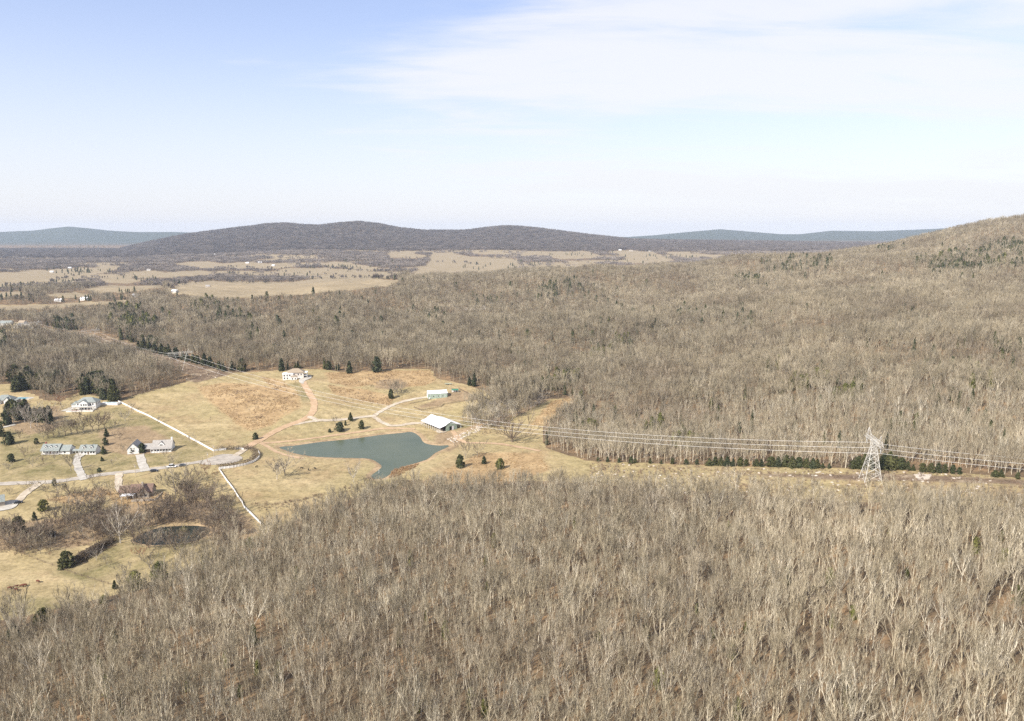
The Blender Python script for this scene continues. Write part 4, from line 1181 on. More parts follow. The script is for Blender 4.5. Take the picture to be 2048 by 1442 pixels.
for a in [(208, 799, 21, 'round dark cedar just left of the white fence top corner', 'cedar', None, 1.3),
          (227, 802, 32, 'tall dark cedar at the top end of the white fence'),
          (19, 889, 26, 'broad dark cedar on the lawn above the long dormered house', 'cedar', None, 1.3),
          (0, 872, 24, 'dark cedar cut by the left edge above the lawn'),
          (73, 888, 12, 'small round cedar above the long dormered roof', 'cedar', None, 1.3),
          (213, 873, 16, 'topmost cedar in the row between the two white houses'),
          (211, 890, 15, 'second cedar down in the row between the white houses'),
          (207, 908, 16, 'third cedar down, beside the smaller dormered building'),
          (204, 922, 9, 'fourth and smaller cedar down the row between the houses', 'cedar', None, 1.2),
          (199, 944, 9, 'lowest small cedar of the row, nearest the lane', 'cedar', None, 1.2),
          (269, 906, 19, 'round evergreen hiding the white gable, the left of a pair', 'cedar', None, 1.35),
          (285, 905, 19, 'round evergreen beside the white porch, the right of a pair', 'cedar', None, 1.35),
          (23, 924, 17, 'round cedar alone on the green lawn near the left edge', 'cedar', None, 1.3),
          (511, 879, 14, 'lone dark cedar beside the lower clay track'),
          (87, 1022, 24, 'bright olive round topped pine above the scrub belt', 'pine'),
          (70, 1041, 19, 'small dark pointed cedar beside the bright olive pine'),
          (38, 1066, 34, 'big dark spreading evergreen near the left edge', 'cedar', None, 1.5),
          (110, 972, 16, 'dark cedar top just below the lane'),
          (564, 742, 26, 'dark columnar cedar at the left corner of the hilltop house'),
          (701.5, 842, 17, 'uppermost cedar of the cluster above the pond'),
          (691, 851, 11, 'small cedar in the middle of the cluster above the pond'),
          (680, 863, 19, 'widest dark cedar of the cluster above the pond', 'cedar', None, 1.5),
          (724, 858, 18, 'round cedar standing right of the cluster above the pond', 'cedar', None, 1.2),
          (660, 865, 8, 'smallest low cedar left of the cluster above the pond', 'cedar', None, 1.5),
          (782, 797, 19, 'dark cedar beneath the grey tree clump by the gravel track'),
          (754, 744, 31, 'tallest dark cedar along the upper field edge', 'cedar', None, 1.1),
          (699, 747, 26, 'narrow tall cedar along the upper field edge'),
          (657, 739, 17, 'broad cedar at the wood edge right of the hilltop house', 'cedar', None, 1.4),
          (676, 740, 12, 'small cedar between two larger ones at the upper field edge'),
          (464, 741, 20, 'cedar at the wood edge under the wires, the left of a pair'),
          (485, 742, 25, 'cedar at the wood edge under the wires, the right of a pair', 'cedar', None, 1.2),
          (595, 737, 14, 'dark evergreen right behind the hilltop house', 'cedar', None, 1.6),
          (920, 935, 26, 'large dark cedar by the reedy bank, leftmost of three', 'cedar', None, 1.15),
          (968, 928, 17, 'middle and smallest of three cedars below the wires', 'cedar', None, 1.2),
          (1000, 938, 22, 'olive evergreen, rightmost of three below the wires', 'pine'),
          (1176, 871, 14, 'olive pine alone at the wood edge above the wires', 'pine'),
          (133, 1134, 33, 'big dark pointed cedar at the end of the pasture hedgerow', 'cedar', None, 1.2),
          (273, 1178, 36, 'bright olive pine, the left and lower of the edge pair', 'pine', None, 1.15),
          (320, 1160, 38, 'olive brown pine, the right and taller of the edge pair', 'pine', None, 1.15),
          (230, 1178, 18, 'small spiky cedar left of the bright pines'),
          (208, 1206, 16, 'low bright evergreen at the near wood\'s pasture edge', 'pine', None, 1.2),
          (86, 1240, 26, 'olive evergreen among bare trees below the cattle pasture', 'pine', None, 1.2),
          (30, 1275, 30, 'dark evergreen in the near wood by the left edge', 'cedar', None, 1.3),
          (369, 1068, 16, 'small olive evergreen on the little pond\'s near bank', 'pine'),
          (502, 1094, 20, 'evergreen in the near wood right of the little pond', 'pine')]:
    ever(*a)
for a in [(939, 771, 18), (999, 769, 18), (1036, 779, 17), (1056, 782, 20), (1068, 783, 22), (1080, 783, 18), (1110, 770, 16), (1123, 764, 18), (1140, 760, 14), (948, 773, 14)]:
    ever(*a, 'dark cedar in the broken line along the upper creek wood', 'cedar', 'cedars along the upper creek', 1.2)
for u, v, h in [(1418, 931, 15), (1430, 931, 19), (1442, 931, 17), (1454, 932, 19), (1466, 932, 15), (1480, 932, 17), (1492, 932, 14), (1512, 932, 14), (1522, 933, 16), (1542, 933, 20), (1556, 934, 22), (1570, 933, 24), (1584, 935, 22), (1598, 935, 21), (1612, 936, 20), (1625, 936, 20), (1634, 936, 18), (1645, 937, 11), (1658, 937, 11)]:
    ever(u, v, h, 'bushy cedar in the thick row left of the lattice tower', 'cedar', 'cedars left of the tower', 1.35)
for u, v, h in [(1705, 938, 18), (1716, 938, 26), (1728, 938, 30), (1738, 938, 30)]:
    ever(u, v, h, 'dark cedar directly behind the lattice tower\'s left side', 'cedar', 'cedars behind the tower', 1.1)
for u, v, h in [(1766, 938, 32), (1778, 939, 36), (1790, 939, 28), (1802, 939, 24), (1815, 941, 20), (1826, 941, 12), (1845, 944, 18), (1862, 946, 20), (1876, 946, 22), (1890, 946, 18), (1905, 947, 18), (1918, 948, 14), (1990, 954, 14), (2002, 954, 16), (2035, 958, 14)]:
    ever(u, v, h, 'green cedar in the row right of the lattice tower', 'cedar', 'cedars right of the tower', 1.2)
rs = np.random.RandomState(90)
for k in range(60):
    t = rs.rand(); u, v = 28 + 200 * t, 782 + 12 * t + rs.uniform(-20, 0)
    if 120 < u < 160 and v > 776: continue
    ever(u, v, rs.uniform(24, 36), 'dark cedar in the evergreen bank above the hip roofed houses', 'cedar', 'evergreen bank above the houses', rs.uniform(.9, 1.3))
for k in range(16):
    ever(rs.uniform(10, 115), rs.uniform(825, 850), rs.uniform(22, 32), 'dark cedar of the dense clump below the left edge pool', 'cedar', 'dark clump left of the hip roofed house', rs.uniform(1, 1.4))
for k, (u, v) in enumerate([(50, 845), (28, 848), (75, 852), (98, 848), (62, 856)]):
    bare(u, v, 34, 'pale leafless tree rising through the dark cedar clump', 'pale', 'bare trees in the dark clump')
for k, t in enumerate(np.linspace(0, 1, 17)):
    u, v = 280 + 170 * t, 700 + 44 * t
    ever(u + rs.uniform(-3, 3), v - 2, rs.uniform(14, 24), 'dark cedar hugging the far side of the left power line cut', 'cedar', 'cedars along the left cut', 1.1)
for a in [(250.5, 842, 18, 'small white branched tree on the lawn left of the long white fence', 'pale', None, 1.3),
          (264, 820, 13, 'low twiggy shrub tree against the upper white fence', 'grey', None, 1.5),
          (316, 846, 12, 'little bare tree touching the white fence halfway down', 'grey', None, 1.4),
          (380, 886, 15, 'small bare tree near the white fence\'s lower end', 'grey', None, 1.2),
          (142, 941, 32, 'bare grey tree beside the curved driveway', 'grey'),
          (50, 918, 24, 'bare brown tree above the green lawn', 'dark'),
          (17, 940, 14, 'sprawling leafless shrub tree on the lawn near the left edge', 'grey', None, 1.8),
          (344, 930, 17, 'bare tree behind the parked white vehicle', 'grey', None, 1.3),
          (247, 903, 14, 'thin leaning bare tree left of the white gable', 'grey'),
          (117, 994, 34, 'spreading bare tree below the lane under the cedar top', 'grey', None, 1.2),
          (178, 1014, 38, 'tall bare tree alone left of the brown roofed house', 'grey'),
          (186, 970, 22, 'slim bare tree at the lane edge', 'dark'),
          (222, 990, 27, 'bare tree at the left wall of the brown roofed house', 'grey'),
          (352, 996, 50, 'large round crowned bare tree right of the brown roofed house', 'grey', None, 1.1),
          (318, 970, 18, 'small bare tree behind the brown roofed house', 'grey'),
          (255, 1000, 30, 'bare tree crossing the stone terrace of the brown roofed house', 'grey', None, 1.2),
          (277, 1013, 36, 'dark trunked tree in front of the stone wall, the left of two', 'dark'),
          (291, 1010, 34, 'dark trunked tree in front of the stone wall, the right of two', 'dark'),
          (122, 814, 26, 'russet leaved tree at the drive of the hip roofed house', 'russet', None, 1.4),
          (414, 952, 24, 'russet leaved tree beside the fence corner, the larger', 'russet', None, 1.0),
          (428, 959, 19, 'russet leaved tree just right of the larger russet one', 'russet'),
          (415, 980, 12, 'small orange leaved tree on the grass below the russet pair', 'russet'),
          (554, 959, 34, 'white trunked bare tree in the pasture left of the pond', 'pale', None, 1.15),
          (570, 951, 36, 'wide grey bare tree leaning behind the white trunked one', 'grey', None, 1.5),
          (670, 848, 15, 'small bare tree left of the cedar cluster above the pond', 'grey', None, 1.4),
          (707, 964, 32, 'thin pale tree at the end of the grassy dam', 'pale', None, .8),
          (1024, 884, 42, 'big dark spreading oak alone on the pale field', 'oak', None, 1.35),
          (931, 917, 32, 'bare crooked tree by the pond reeds, the taller', 'grey', None, .9),
          (955, 913, 27, 'bare crooked tree by the pond reeds, the shorter', 'grey'),
          (1118, 851, 40, 'tall bare tree in the narrow clearing by the creek', 'grey'),
          (1152, 840, 34, 'bare tree at the right side of the creek clearing', 'grey'),
          (241, 1086, 54, 'tall white sycamore at the left end of the little pond', 'pale', None, 1.0),
          (268, 1085, 50, 'tall grey tree next to the white sycamore', 'grey'),
          (319, 1087, 28, 'white branched tree on the little pond\'s near bank', 'pale', None, 1.2),
          (352, 1092, 34, 'grey bare tree near the little pond\'s right end', 'grey', None, 1.2),
          (194, 1123, 27, 'small pale tree on the pasture beside the hedgerow', 'pale', None, .8),
          (213, 1132, 20, 'thin bare sapling on the pasture right of the small pale tree', 'grey', None, .8),
          (283, 1121, 26, 'tan leaved round tree at the pasture\'s right end', 'russet', None, 1.1),
          (300, 1136, 32, 'grey bare tree below the tan leaved tree', 'grey', None, 1.2),
          (362, 1120, 44, 'broad bare tree where the pasture meets the near wood', 'grey', None, 1.2),
          (250, 1150, 22, 'low spreading bare tree left of the bright pines', 'grey', None, 1.6),
          (100, 1112, 7, 'tiny russet bush alone on the pasture', 'russet', None, 1.2),
          (430, 985, 24, 'bare shrub tree left of the sloping white fence', 'grey'),
          (446, 985, 18, 'bare shrub tree leaning on the sloping white fence', 'grey', None, 1.3)]:
    bare(*a)
for u, v, h in [(784, 788, 22), (795, 788, 26), (803, 786, 20), (790, 792, 18)]:
    bare(u, v, h, 'grey bare tree in the tight clump by the gravel track', 'grey', 'grey clump by the gravel track', 1.1)
gp, grs = fill([CLUMP], [70], 91)
for p in gp[:62]:
    k = grs.randint(0, 4)
    src = FIELD_PALE if grs.rand() < 0.6 else FIELD_GREY
    tree('grove_tree', 'pale grey leafless tree in the dense grove right of the barns', 'tree', p, (('trunk', src[k][0]), ('crown', src[k][1])), grs.uniform(0.8, 1.15), grs.uniform(0, 6.28), 'grey grove right of the barns')
for u, v, h in [(1196, 923, 9), (1215, 924, 12), (1238, 925, 10), (1262, 927, 14), (1270, 926, 10), (1300, 927, 12), (1322, 928, 9), (1345, 928, 13), (1372, 929, 11), (1394, 930, 12)]:
    ever(u, v, h, 'small cedar in the gappy line under the wires near the wood corner', 'cedar', 'cedars under the wires near the wood corner', 1.2)
for u, v, h, kind in [(60, 984, 20, 'grey'), (92, 986, 16, 'dark'), (135, 990, 24, 'grey'), (152, 1002, 26, 'dark'), (168, 992, 18, 'grey'), (205, 1003, 26, 'dark'), (196, 985, 16, 'grey'), (330, 962, 18, 'grey'),
                      (376, 965, 26, 'dark'), (384, 990, 30, 'grey'), (398, 962, 20, 'dark'), (366, 974, 34, 'grey'), (140, 1018, 24, 'grey'), (112, 1010, 22, 'dark'), (20, 990, 14, 'grey')]:
    bare(u, v, h, 'bare yard tree scattered between the lane and the scrub belt', kind, 'yard trees below the lane', 1.1, 'yard_tree')
for u, v, h, kind in [(66, 935, 18, 'grey'), (88, 928, 14, 'dark'), (110, 920, 12, 'grey'), (225, 930, 12, 'grey'), (240, 880, 16, 'dark'), (330, 915, 14, 'grey'), (230, 858, 16, 'grey'), (160, 840, 18, 'dark'), (130, 850, 16, 'grey'), (40, 878, 18, 'dark'), (95, 905, 0, '')]:
    if kind: bare(u, v, h, 'small bare tree on the lawns above the lane', kind, 'lawn trees above the lane', 1.1, 'lawn_tree')
for u, v, h in [(87, 879, 22), (97, 877, 26), (108, 875, 27), (119, 873, 29), (131, 871, 27), (143, 869, 30), (155, 867, 27), (167, 866, 26), (186, 861, 30), (198, 860, 30), (209, 857, 28)]:
    bare(u, v, h, 'brown twiggy tree in the row behind the dormered house', 'dark' if rng.random() < .5 else 'grey', 'row of trees behind the dormered house', 1.1)
belt = [atxy([(-10, 1110), (0, 1050), (60, 1060), (130, 1035), (200, 1020), (235, 1032), (325, 1032), (345, 1000), (350, 988), (375, 974), (398, 990), (425, 1008), (455, 1008), (466, 1030), (490, 1070), (440, 1120), (430, 1070), (400, 1045), (330, 1045), (270, 1060), (235, 1080), (150, 1098), (60, 1112)])]
pts, rs = fill(belt, [330], 51)
n_belt = 0
bank = [at(u, v) for u, v in [(272, 1090), (284, 1094), (297, 1096), (309, 1095), (333, 1094), (345, 1095), (358, 1094), (371, 1094), (384, 1091), (397, 1088), (408, 1083), (418, 1075), (426, 1066), (300, 1101), (340, 1103), (390, 1100), (410, 1094), (426, 1084),
        (300, 1052), (312, 1050), (325, 1048), (338, 1047), (351, 1047), (364, 1046), (377, 1046), (390, 1047), (402, 1049), (414, 1051), (288, 1058), (278, 1066)]]
pts = np.concatenate([np.array(bank), pts])
for p in pts[:300]:
    if n_belt >= 235: break
    u, v, dpt = project(*p)
    n_belt += 1
    k = rng.randrange(4)
    src = (FIELD_GREY, FIELD_DARK, FIELD_DARK)[rng.randrange(3)]
    s = rng.uniform(0.5, 1.05)
    tree('thicket_tree', 'leafless tree in the scrubby belt around the little pond', 'tree', p, (('trunk', src[k][0]), ('crown', src[k][1])), s, rng.uniform(0, 6.28), 'scrub belt trees')
pts, rs = fill(belt, [500], 52)
scatter('brush', pts, rs.uniform(0.4, 0.9, len(pts)), SHRUB, 'brown undergrowth beneath the scrub belt trees', 53)
HEDGEROW = []
for i in range(3):
    st = shrub(1500 + i, 2.4, 2.0, 16, 6, 0.045); lf = Buf(); rg = random.Random(1500 + i)
    for k in range(260):
        a, h_ = rg.uniform(0, 6.283), rg.uniform(0.05, 1)
        q = math.sqrt(rg.random()) * 1.7 * math.sqrt(max(0.04, 1 - (h_ - 0.35) ** 2 * 2))
        leaf_quad(lf, (math.cos(a) * q, math.sin(a) * q, h_ * 2.5), rg.uniform(0.14, 0.32), rg)
    HEDGEROW.append((st.mesh('stem', 'dark_bark'), lf.mesh('foliage', 'hedge_twig')))
for u, v, sz in [(147, 1131, 1.3), (153, 1127, 1.5), (159, 1123, 1.5), (165, 1119, 1.6), (171, 1116, 1.6), (177, 1112, 1.6), (183, 1109, 1.6), (189, 1105, 1.6), (195, 1102, 1.6), (201, 1098, 1.7), (207, 1095, 1.6), (213, 1091, 1.6), (219, 1088, 1.5), (225, 1084, 1.4)]:
    st, lf = HEDGEROW[rng.randrange(3)]
    tree('hedgerow_shrub', 'dark brown shrub in the hedgerow beside the pointed cedar', 'shrub', at(u, v), (('stem', st), ('foliage', lf)), sz, rng.uniform(0, 6.28), 'pasture hedgerow shrubs')

# ------------------------------------------------------------------ buildings
def empty_at(name, u, v, rz, label, cat, dz=0.0, group=None):
    p = at(u, v)
    e = link(name, None, None, (p[0], p[1], p[2] + dz), (0, 0, rz))
    return tag(e, label, cat, group)
def gable(bf, x0, x1, y0, y1, z0, z1, over=0.4, axis='x', t=0.22):
    """gable roof, ridge along the axis"""
    if axis == 'x':
        a0, a1, b0, b1 = x0 - over, x1 + over, y0 - over, y1 + over
        mk = lambda a, b, z: (a, b, z)
    else:
        a0, a1, b0, b1 = y0 - over, y1 + over, x0 - over, x1 + over
        mk = lambda a, b, z: (b, a, z)
    c = (b0 + b1) / 2
    pr = [(b0, z0), (c, z1), (b1, z0), (b1, z0 - t), (c, z1 - t), (b0, z0 - t)]
    vs = [mk(a0, b, z) for b, z in pr] + [mk(a1, b, z) for b, z in pr]
    fs = [(0, 1, 7, 6), (1, 2, 8, 7), (2, 3, 9, 8), (3, 4, 10, 9), (4, 5, 11, 10), (5, 0, 6, 11), (0, 5, 4, 1), (1, 4, 3, 2), (6, 7, 10, 11), (7, 8, 9, 10)]
    bf.add(vs, fs)
    return bf
def gable_wall(bf, x0, x1, y0, y1, z0, z1, axis='x', th=0.2):
    """the two triangular wall ends under a gable roof"""
    if axis == 'x':
        c = (y0 + y1) / 2
        for xa, xb in ((x0, x0 + th), (x1 - th, x1)):
            bf.add([(xa, y0, z0), (xa, y1, z0), (xa, c, z1), (xb, y0, z0), (xb, y1, z0), (xb, c, z1)], [(0, 2, 1), (3, 4, 5), (0, 1, 4, 3), (1, 2, 5, 4), (2, 0, 3, 5)])
    else:
        c = (x0 + x1) / 2
        for ya, yb in ((y0, y0 + th), (y1 - th, y1)):
            bf.add([(x0, ya, z0), (x1, ya, z0), (c, ya, z1), (x0, yb, z0), (x1, yb, z0), (c, yb, z1)], [(0, 1, 2), (3, 5, 4), (0, 3, 4, 1), (1, 4, 5, 2), (2, 5, 3, 0)])
    return bf
def hip(bf, x0, x1, y0, y1, z0, z1, over=0.5, t=0.2):
    x0 -= over; x1 += over; y0 -= over; y1 += over
    h = (y1 - y0) / 2 if (x1 - x0) > (y1 - y0) else (x1 - x0) / 2
    if (x1 - x0) >= (y1 - y0): r0, r1 = (x0 + h, (y0 + y1) / 2), (x1 - h, (y0 + y1) / 2)
    else: r0, r1 = ((x0 + x1) / 2, y0 + h), ((x0 + x1) / 2, y1 - h)
    vs = [(x0, y0, z0), (x1, y0, z0), (x1, y1, z0), (x0, y1, z0), (r0[0], r0[1], z1), (r1[0] + 1e-3, r1[1] + 1e-3, z1),
          (x0, y0, z0 - t), (x1, y0, z0 - t), (x1, y1, z0 - t), (x0, y1, z0 - t)]
    if (x1 - x0) >= (y1 - y0): fs = [(0, 1, 5, 4), (1, 2, 5), (2, 3, 4, 5), (3, 0, 4)]
    else: fs = [(0, 1, 4), (1, 2, 5, 4), (2, 3, 5), (3, 0, 4, 5)]
    fs += [(0, 6, 7, 1), (1, 7, 8, 2), (2, 8, 9, 3), (3, 9, 6, 0), (9, 8, 7, 6)]
    bf.add(vs, fs)
    return bf
WIN = {}
def pane(e, x, y, z, w, h, face='-y', name='window', mat='glass'):
    """a window or door set 6 cm proud of a wall face"""
    t = 0.06
    if face == '-y': bb = Buf().box(x - w / 2, x + w / 2, y - t, y + 0.1, z, z + h)
    elif face == '+x': bb = Buf().box(x - 0.1, x + t, y - w / 2, y + w / 2, z, z + h)
    else: bb = Buf().box(x - t, x + 0.1, y - w / 2, y + w / 2, z, z + h)
    o = part(name, bb, mat, e)
    if name == 'window':
        q = 0.10
        fb = Buf()
        if face == '-y':
            for (a, b_, c, d) in ((x - w / 2 - q, x + w / 2 + q, z - q, z), (x - w / 2 - q, x + w / 2 + q, z + h, z + h + q), (x - w / 2 - q, x - w / 2, z, z + h), (x + w / 2, x + w / 2 + q, z, z + h)):
                fb.box(a, b_, y - t - 0.02, y + 0.08, c, d)
        else:
            s_ = 1 if face == '+x' else -1
            for (a, b_, c, d) in ((y - w / 2 - q, y + w / 2 + q, z - q, z), (y - w / 2 - q, y + w / 2 + q, z + h, z + h + q), (y - w / 2 - q, y - w / 2, z, z + h), (y + w / 2, y + w / 2 + q, z, z + h)):
                xa, xb = sorted((x - 0.08 * s_, x + (t + 0.02) * s_))
                fb.box(xa, xb, a, b_, c, d)
        part('frame', fb, 'white_paint', o)
    return o
def dormer(e, x, yf, yb, zb, w, wall='white_paint', roof='grey_shingle', hw=1.5):
    d = part('dormer', gable_wall(Buf().box(x - w / 2, x + w / 2, yf, yb, zb, zb + hw), x - w / 2, x + w / 2, yf, yf + 0.3, zb + hw, zb + hw + w * 0.42, 'y', 0.15), wall, e)
    part('roof', gable(Buf(), x - w / 2, x + w / 2, yf, yb + 1.2, zb + hw + 0.02, zb + hw + w * 0.5, 0.2, 'y', 0.12), roof, d)
    part('window', Buf().box(x - w * 0.24, x + w * 0.24, yf - 0.05, yf + 0.1, zb + 0.35, zb + hw - 0.1), 'glass', d)

# long dormered house
def dormered_house():
    e = empty_at('house', 118, 905, R(4), 'long white house with three roof dormers and grey shingles', 'house')
    part('wall', gable_wall(Buf().box(-9.8, 2.6, -3.4, 4.6, -1.5, 3.0), -9.8, 2.6, -3.4, 4.6, 3.0, 6.3), 'white_paint', e)
    part('roof', gable(Buf(), -9.8, 2.6, -5.2, 4.6, 2.95, 6.9, 0.4), 'grey_shingle', e)
    part('wing_wall', gable_wall(Buf().box(2.7, 9.8, -4.0, 4.0, -1.5, 2.6), 2.7, 9.8, -4.0, 4.0, 2.6, 5.3), 'white_paint', e)
    part('wing_roof', gable(Buf(), 3.2, 9.8, -4.4, 4.2, 2.55, 5.9, 0.35), 'grey_shingle', e)
    part('porch_floor', Buf().box(-9.8, 2.6, -5.3, -3.4, -1.5, 0.25), 'concrete', e)
    for k in range(6): part('porch_post', Buf().box(-9.6 + 2.4 * k, -9.4 + 2.4 * k, -5.1, -4.9, 0.25, 2.75), 'white_paint', e)
    for x in (-8.4, -6.0, -1.2, 1.2): pane(e, x, -3.4, 0.9, 1.2, 1.5)
    pane(e, -3.6, -3.4, 0.25, 1.1, 2.1, '-y', 'door', 'brick')
    for x in (-7.2, -3.6, 0.0): dormer(e, x, -3.1, 0.2, 3.9, 2.0)
    pane(e, 9.8, 0, 0.8, 1.2, 1.4, '+x'); pane(e, 6.2, -4.0, 0.8, 1.4, 1.3)
    part('chimney', Buf().box(-9.2, -8.2, 0.3, 1.3, 5.5, 8.0), 'brick', e)
dormered_house()
def dormered_garage():
    e = empty_at('garage', 179, 906, R(4), 'smaller white building with two roof dormers beside the driveway', 'garage')
    part('wall', gable_wall(Buf().box(-5.2, 6.2, -3.6, 3.8, -1.5, 2.9), -5.2, 6.2, -3.6, 3.8, 2.9, 5.9), 'white_paint', e)
    part('roof', gable(Buf(), -5.2, 6.2, -4.0, 3.9, 2.85, 6.5, 0.4), 'grey_shingle', e)
    for x in (-2.2, 2.9): dormer(e, x, -2.6, 0.4, 4.0, 2.0)
    for x in (-3.4, -1.0): pane(e, x, -3.6, 0.9, 1.2, 1.4)
    pane(e, 1.0, -3.6, 0.1, 1.1, 2.1, '-y', 'door', 'dark_wood')
    for x in (3.0, 4.9): pane(e, x, -3.6, 0.9, 1.2, 1.4)
    part('breezeway_roof', gable(Buf(), -11.5, -5.9, -1.2, 1.4, 2.3, 3.3, 0.2), 'grey_shingle', e)
    for x in (-11.2, -9.0, -6.8): part('breezeway_post', Buf().box(x - .1, x + .1, -1.2, -1.0, -1, 2.2), 'white_paint', e)
dormered_garage()
def porch_house():
    e = empty_at('house', 302, 901, R(10), 'sprawling white house with a porch, front gable and chimney', 'house')
    part('garage_wall', gable_wall(Buf().box(-14.5, -6.5, -5.5, 5.0, -1.6, 3.4), -14.5, -6.5, -5.5, 5.0, 3.4, 7.4, 'y'), 'white_paint', e)
    part('garage_roof', gable(Buf(), -14.5, -6.5, -5.5, 5.0, 3.35, 8.0, 0.45, 'y'), 'warm_grey_shingle', e)
    part('link_wall', gable_wall(Buf().box(-6.45, 2.0, -2.5, 4.0, -1.6, 2.7), -6.45, 2.0, -2.5, 4.0, 2.7, 5.0), 'stone', e)
    part('link_roof', gable(Buf(), -6.0, 1.6, -4.2, 4.2, 2.65, 5.6, 0.3), 'warm_grey_shingle', e)
    part('wall', gable_wall(Buf().box(2.1, 15.5, -3.2, 4.8, -1.6, 3.2), 2.1, 15.5, -3.2, 4.8, 3.2, 7.0), 'white_paint', e)
    part('roof', gable(Buf(), 2.1, 15.5, -3.2, 4.8, 3.35, 7.6, 0.4), 'warm_grey_shingle', e)
    part('porch_wall', Buf().box(1.6, 15.9, -6.2, -5.9, -1.6, 0.9), 'white_paint', e)
    pb = Buf(); pb.add([(1.4, -6.6, 2.7), (16.2, -6.6, 2.7), (16.2, -3.0, 3.4), (1.4, -3.0, 3.4), (1.4, -6.6, 2.5), (16.2, -6.6, 2.5), (16.2, -3.0, 3.2), (1.4, -3.0, 3.2)],
         [(0, 1, 2, 3), (7, 6, 5, 4), (0, 4, 5, 1), (1, 5, 6, 2), (2, 6, 7, 3), (3, 7, 4, 0)])
    part('porch_roof', pb, 'warm_grey_shingle', e)
    for k in range(8): part('porch_post', Buf().box(1.7 + 2.0 * k, 1.95 + 2.0 * k, -6.4, -6.15, -1.6, 2.6), 'white_paint', e)
    for x in (3.8, 6.0, 8.2, 10.4, 12.6, 14.4): pane(e, x, -3.2, 0.7, 1.3, 1.6)
    dormer(e, 8.2, -2.6, 1.4, 3.9, 4.2, 'white_paint', 'warm_grey_shingle', 1.2)
    part('chimney', Buf().box(14.3, 15.5, 0.6, 1.8, 5.0, 9.2), 'white_paint', e)
    pane(e, -10.5, -5.5, 1.2, 1.4, 1.4); pane(e, -2.5, -2.5, 0.1, 1.2, 2.1, '-y', 'door', 'dark_wood'); pane(e, -4.8, -2.5, 0.9, 1.2, 1.4)
porch_house()
def stone_house():
    e = empty_at('house', 280, 992, R(9), 'stone house with a brown shingle roof below the lane', 'house')
    part('wall', gable_wall(Buf().box(-5.5, 7.5, -1.0, 7.0, -1.8, 3.0), -5.5, 7.5, -1.0, 7.0, 3.0, 6.4), 'stone', e)
    part('roof', gable(Buf(), -5.5, 7.5, -1.0, 7.0, 2.95, 7.0, 0.4), 'brown_shingle', e)
    part('wing_wall', gable_wall(Buf().box(-12.5, -5.6, 1.0, 8.0, -1.8, 2.7), -12.5, -5.6, 1.0, 8.0, 2.7, 5.4), 'stone', e)
    part('wing_roof', gable(Buf(), -12.5, -6.0, 1.0, 8.0, 2.65, 5.9, 0.35), 'brown_shingle', e)
    part('front_wall', gable_wall(Buf().box(0.5, 6.5, -4.0, -1.05, -1.8, 3.4), 0.5, 6.5, -4.0, -1.0, 3.4, 6.4, 'y'), 'stone', e)
    part('front_roof', gable(Buf(), 0.5, 6.5, -4.0, 2.4, 3.35, 6.8, 0.35, 'y'), 'brown_shingle', e)
    pane(e, 2.2, -4.0, 0.9, 1.3, 1.5); pane(e, 4.8, -4.0, 0.9, 1.3, 1.5); pane(e, 3.5, -4.0, 3.9, 1.1, 1.1)
    pane(e, -2.0, -1.0, 0.8, 1.6, 1.5); pane(e, -4.4, -1.0, 0.0, 1.1, 2.1, '-y', 'door', 'dark_wood')
    part('chimney', Buf().box(1.2, 2.2, 0.8, 1.8, 5.5, 8.6), 'stone', e)
    part('carport_roof', Buf().box(-9.5, -2.0, -5.2, -1.4, 2.2, 2.45), 'white_metal', e)
    for x in (-9.2, -5.8, -2.3): part('carport_post', Buf().box(x - .12, x + .12, -5.0, -4.76, -1.8, 2.2), 'white_paint', e)
    w = Buf().box(-2.0, 12.5, -9.2, -8.8, -2.2, 0.9); w.box(12.1, 12.5, -8.8, 3.0, -2.2, 0.9); w.box(-2.0, 9.0, -6.4, -6.0, -2.2, 0.4)
    part('terrace_wall', w, 'stone', e)
    part('terrace', Buf().box(-1.9, 12.1, -8.8, -4.0, -2.2, -0.15), 'stone', e)
stone_house()
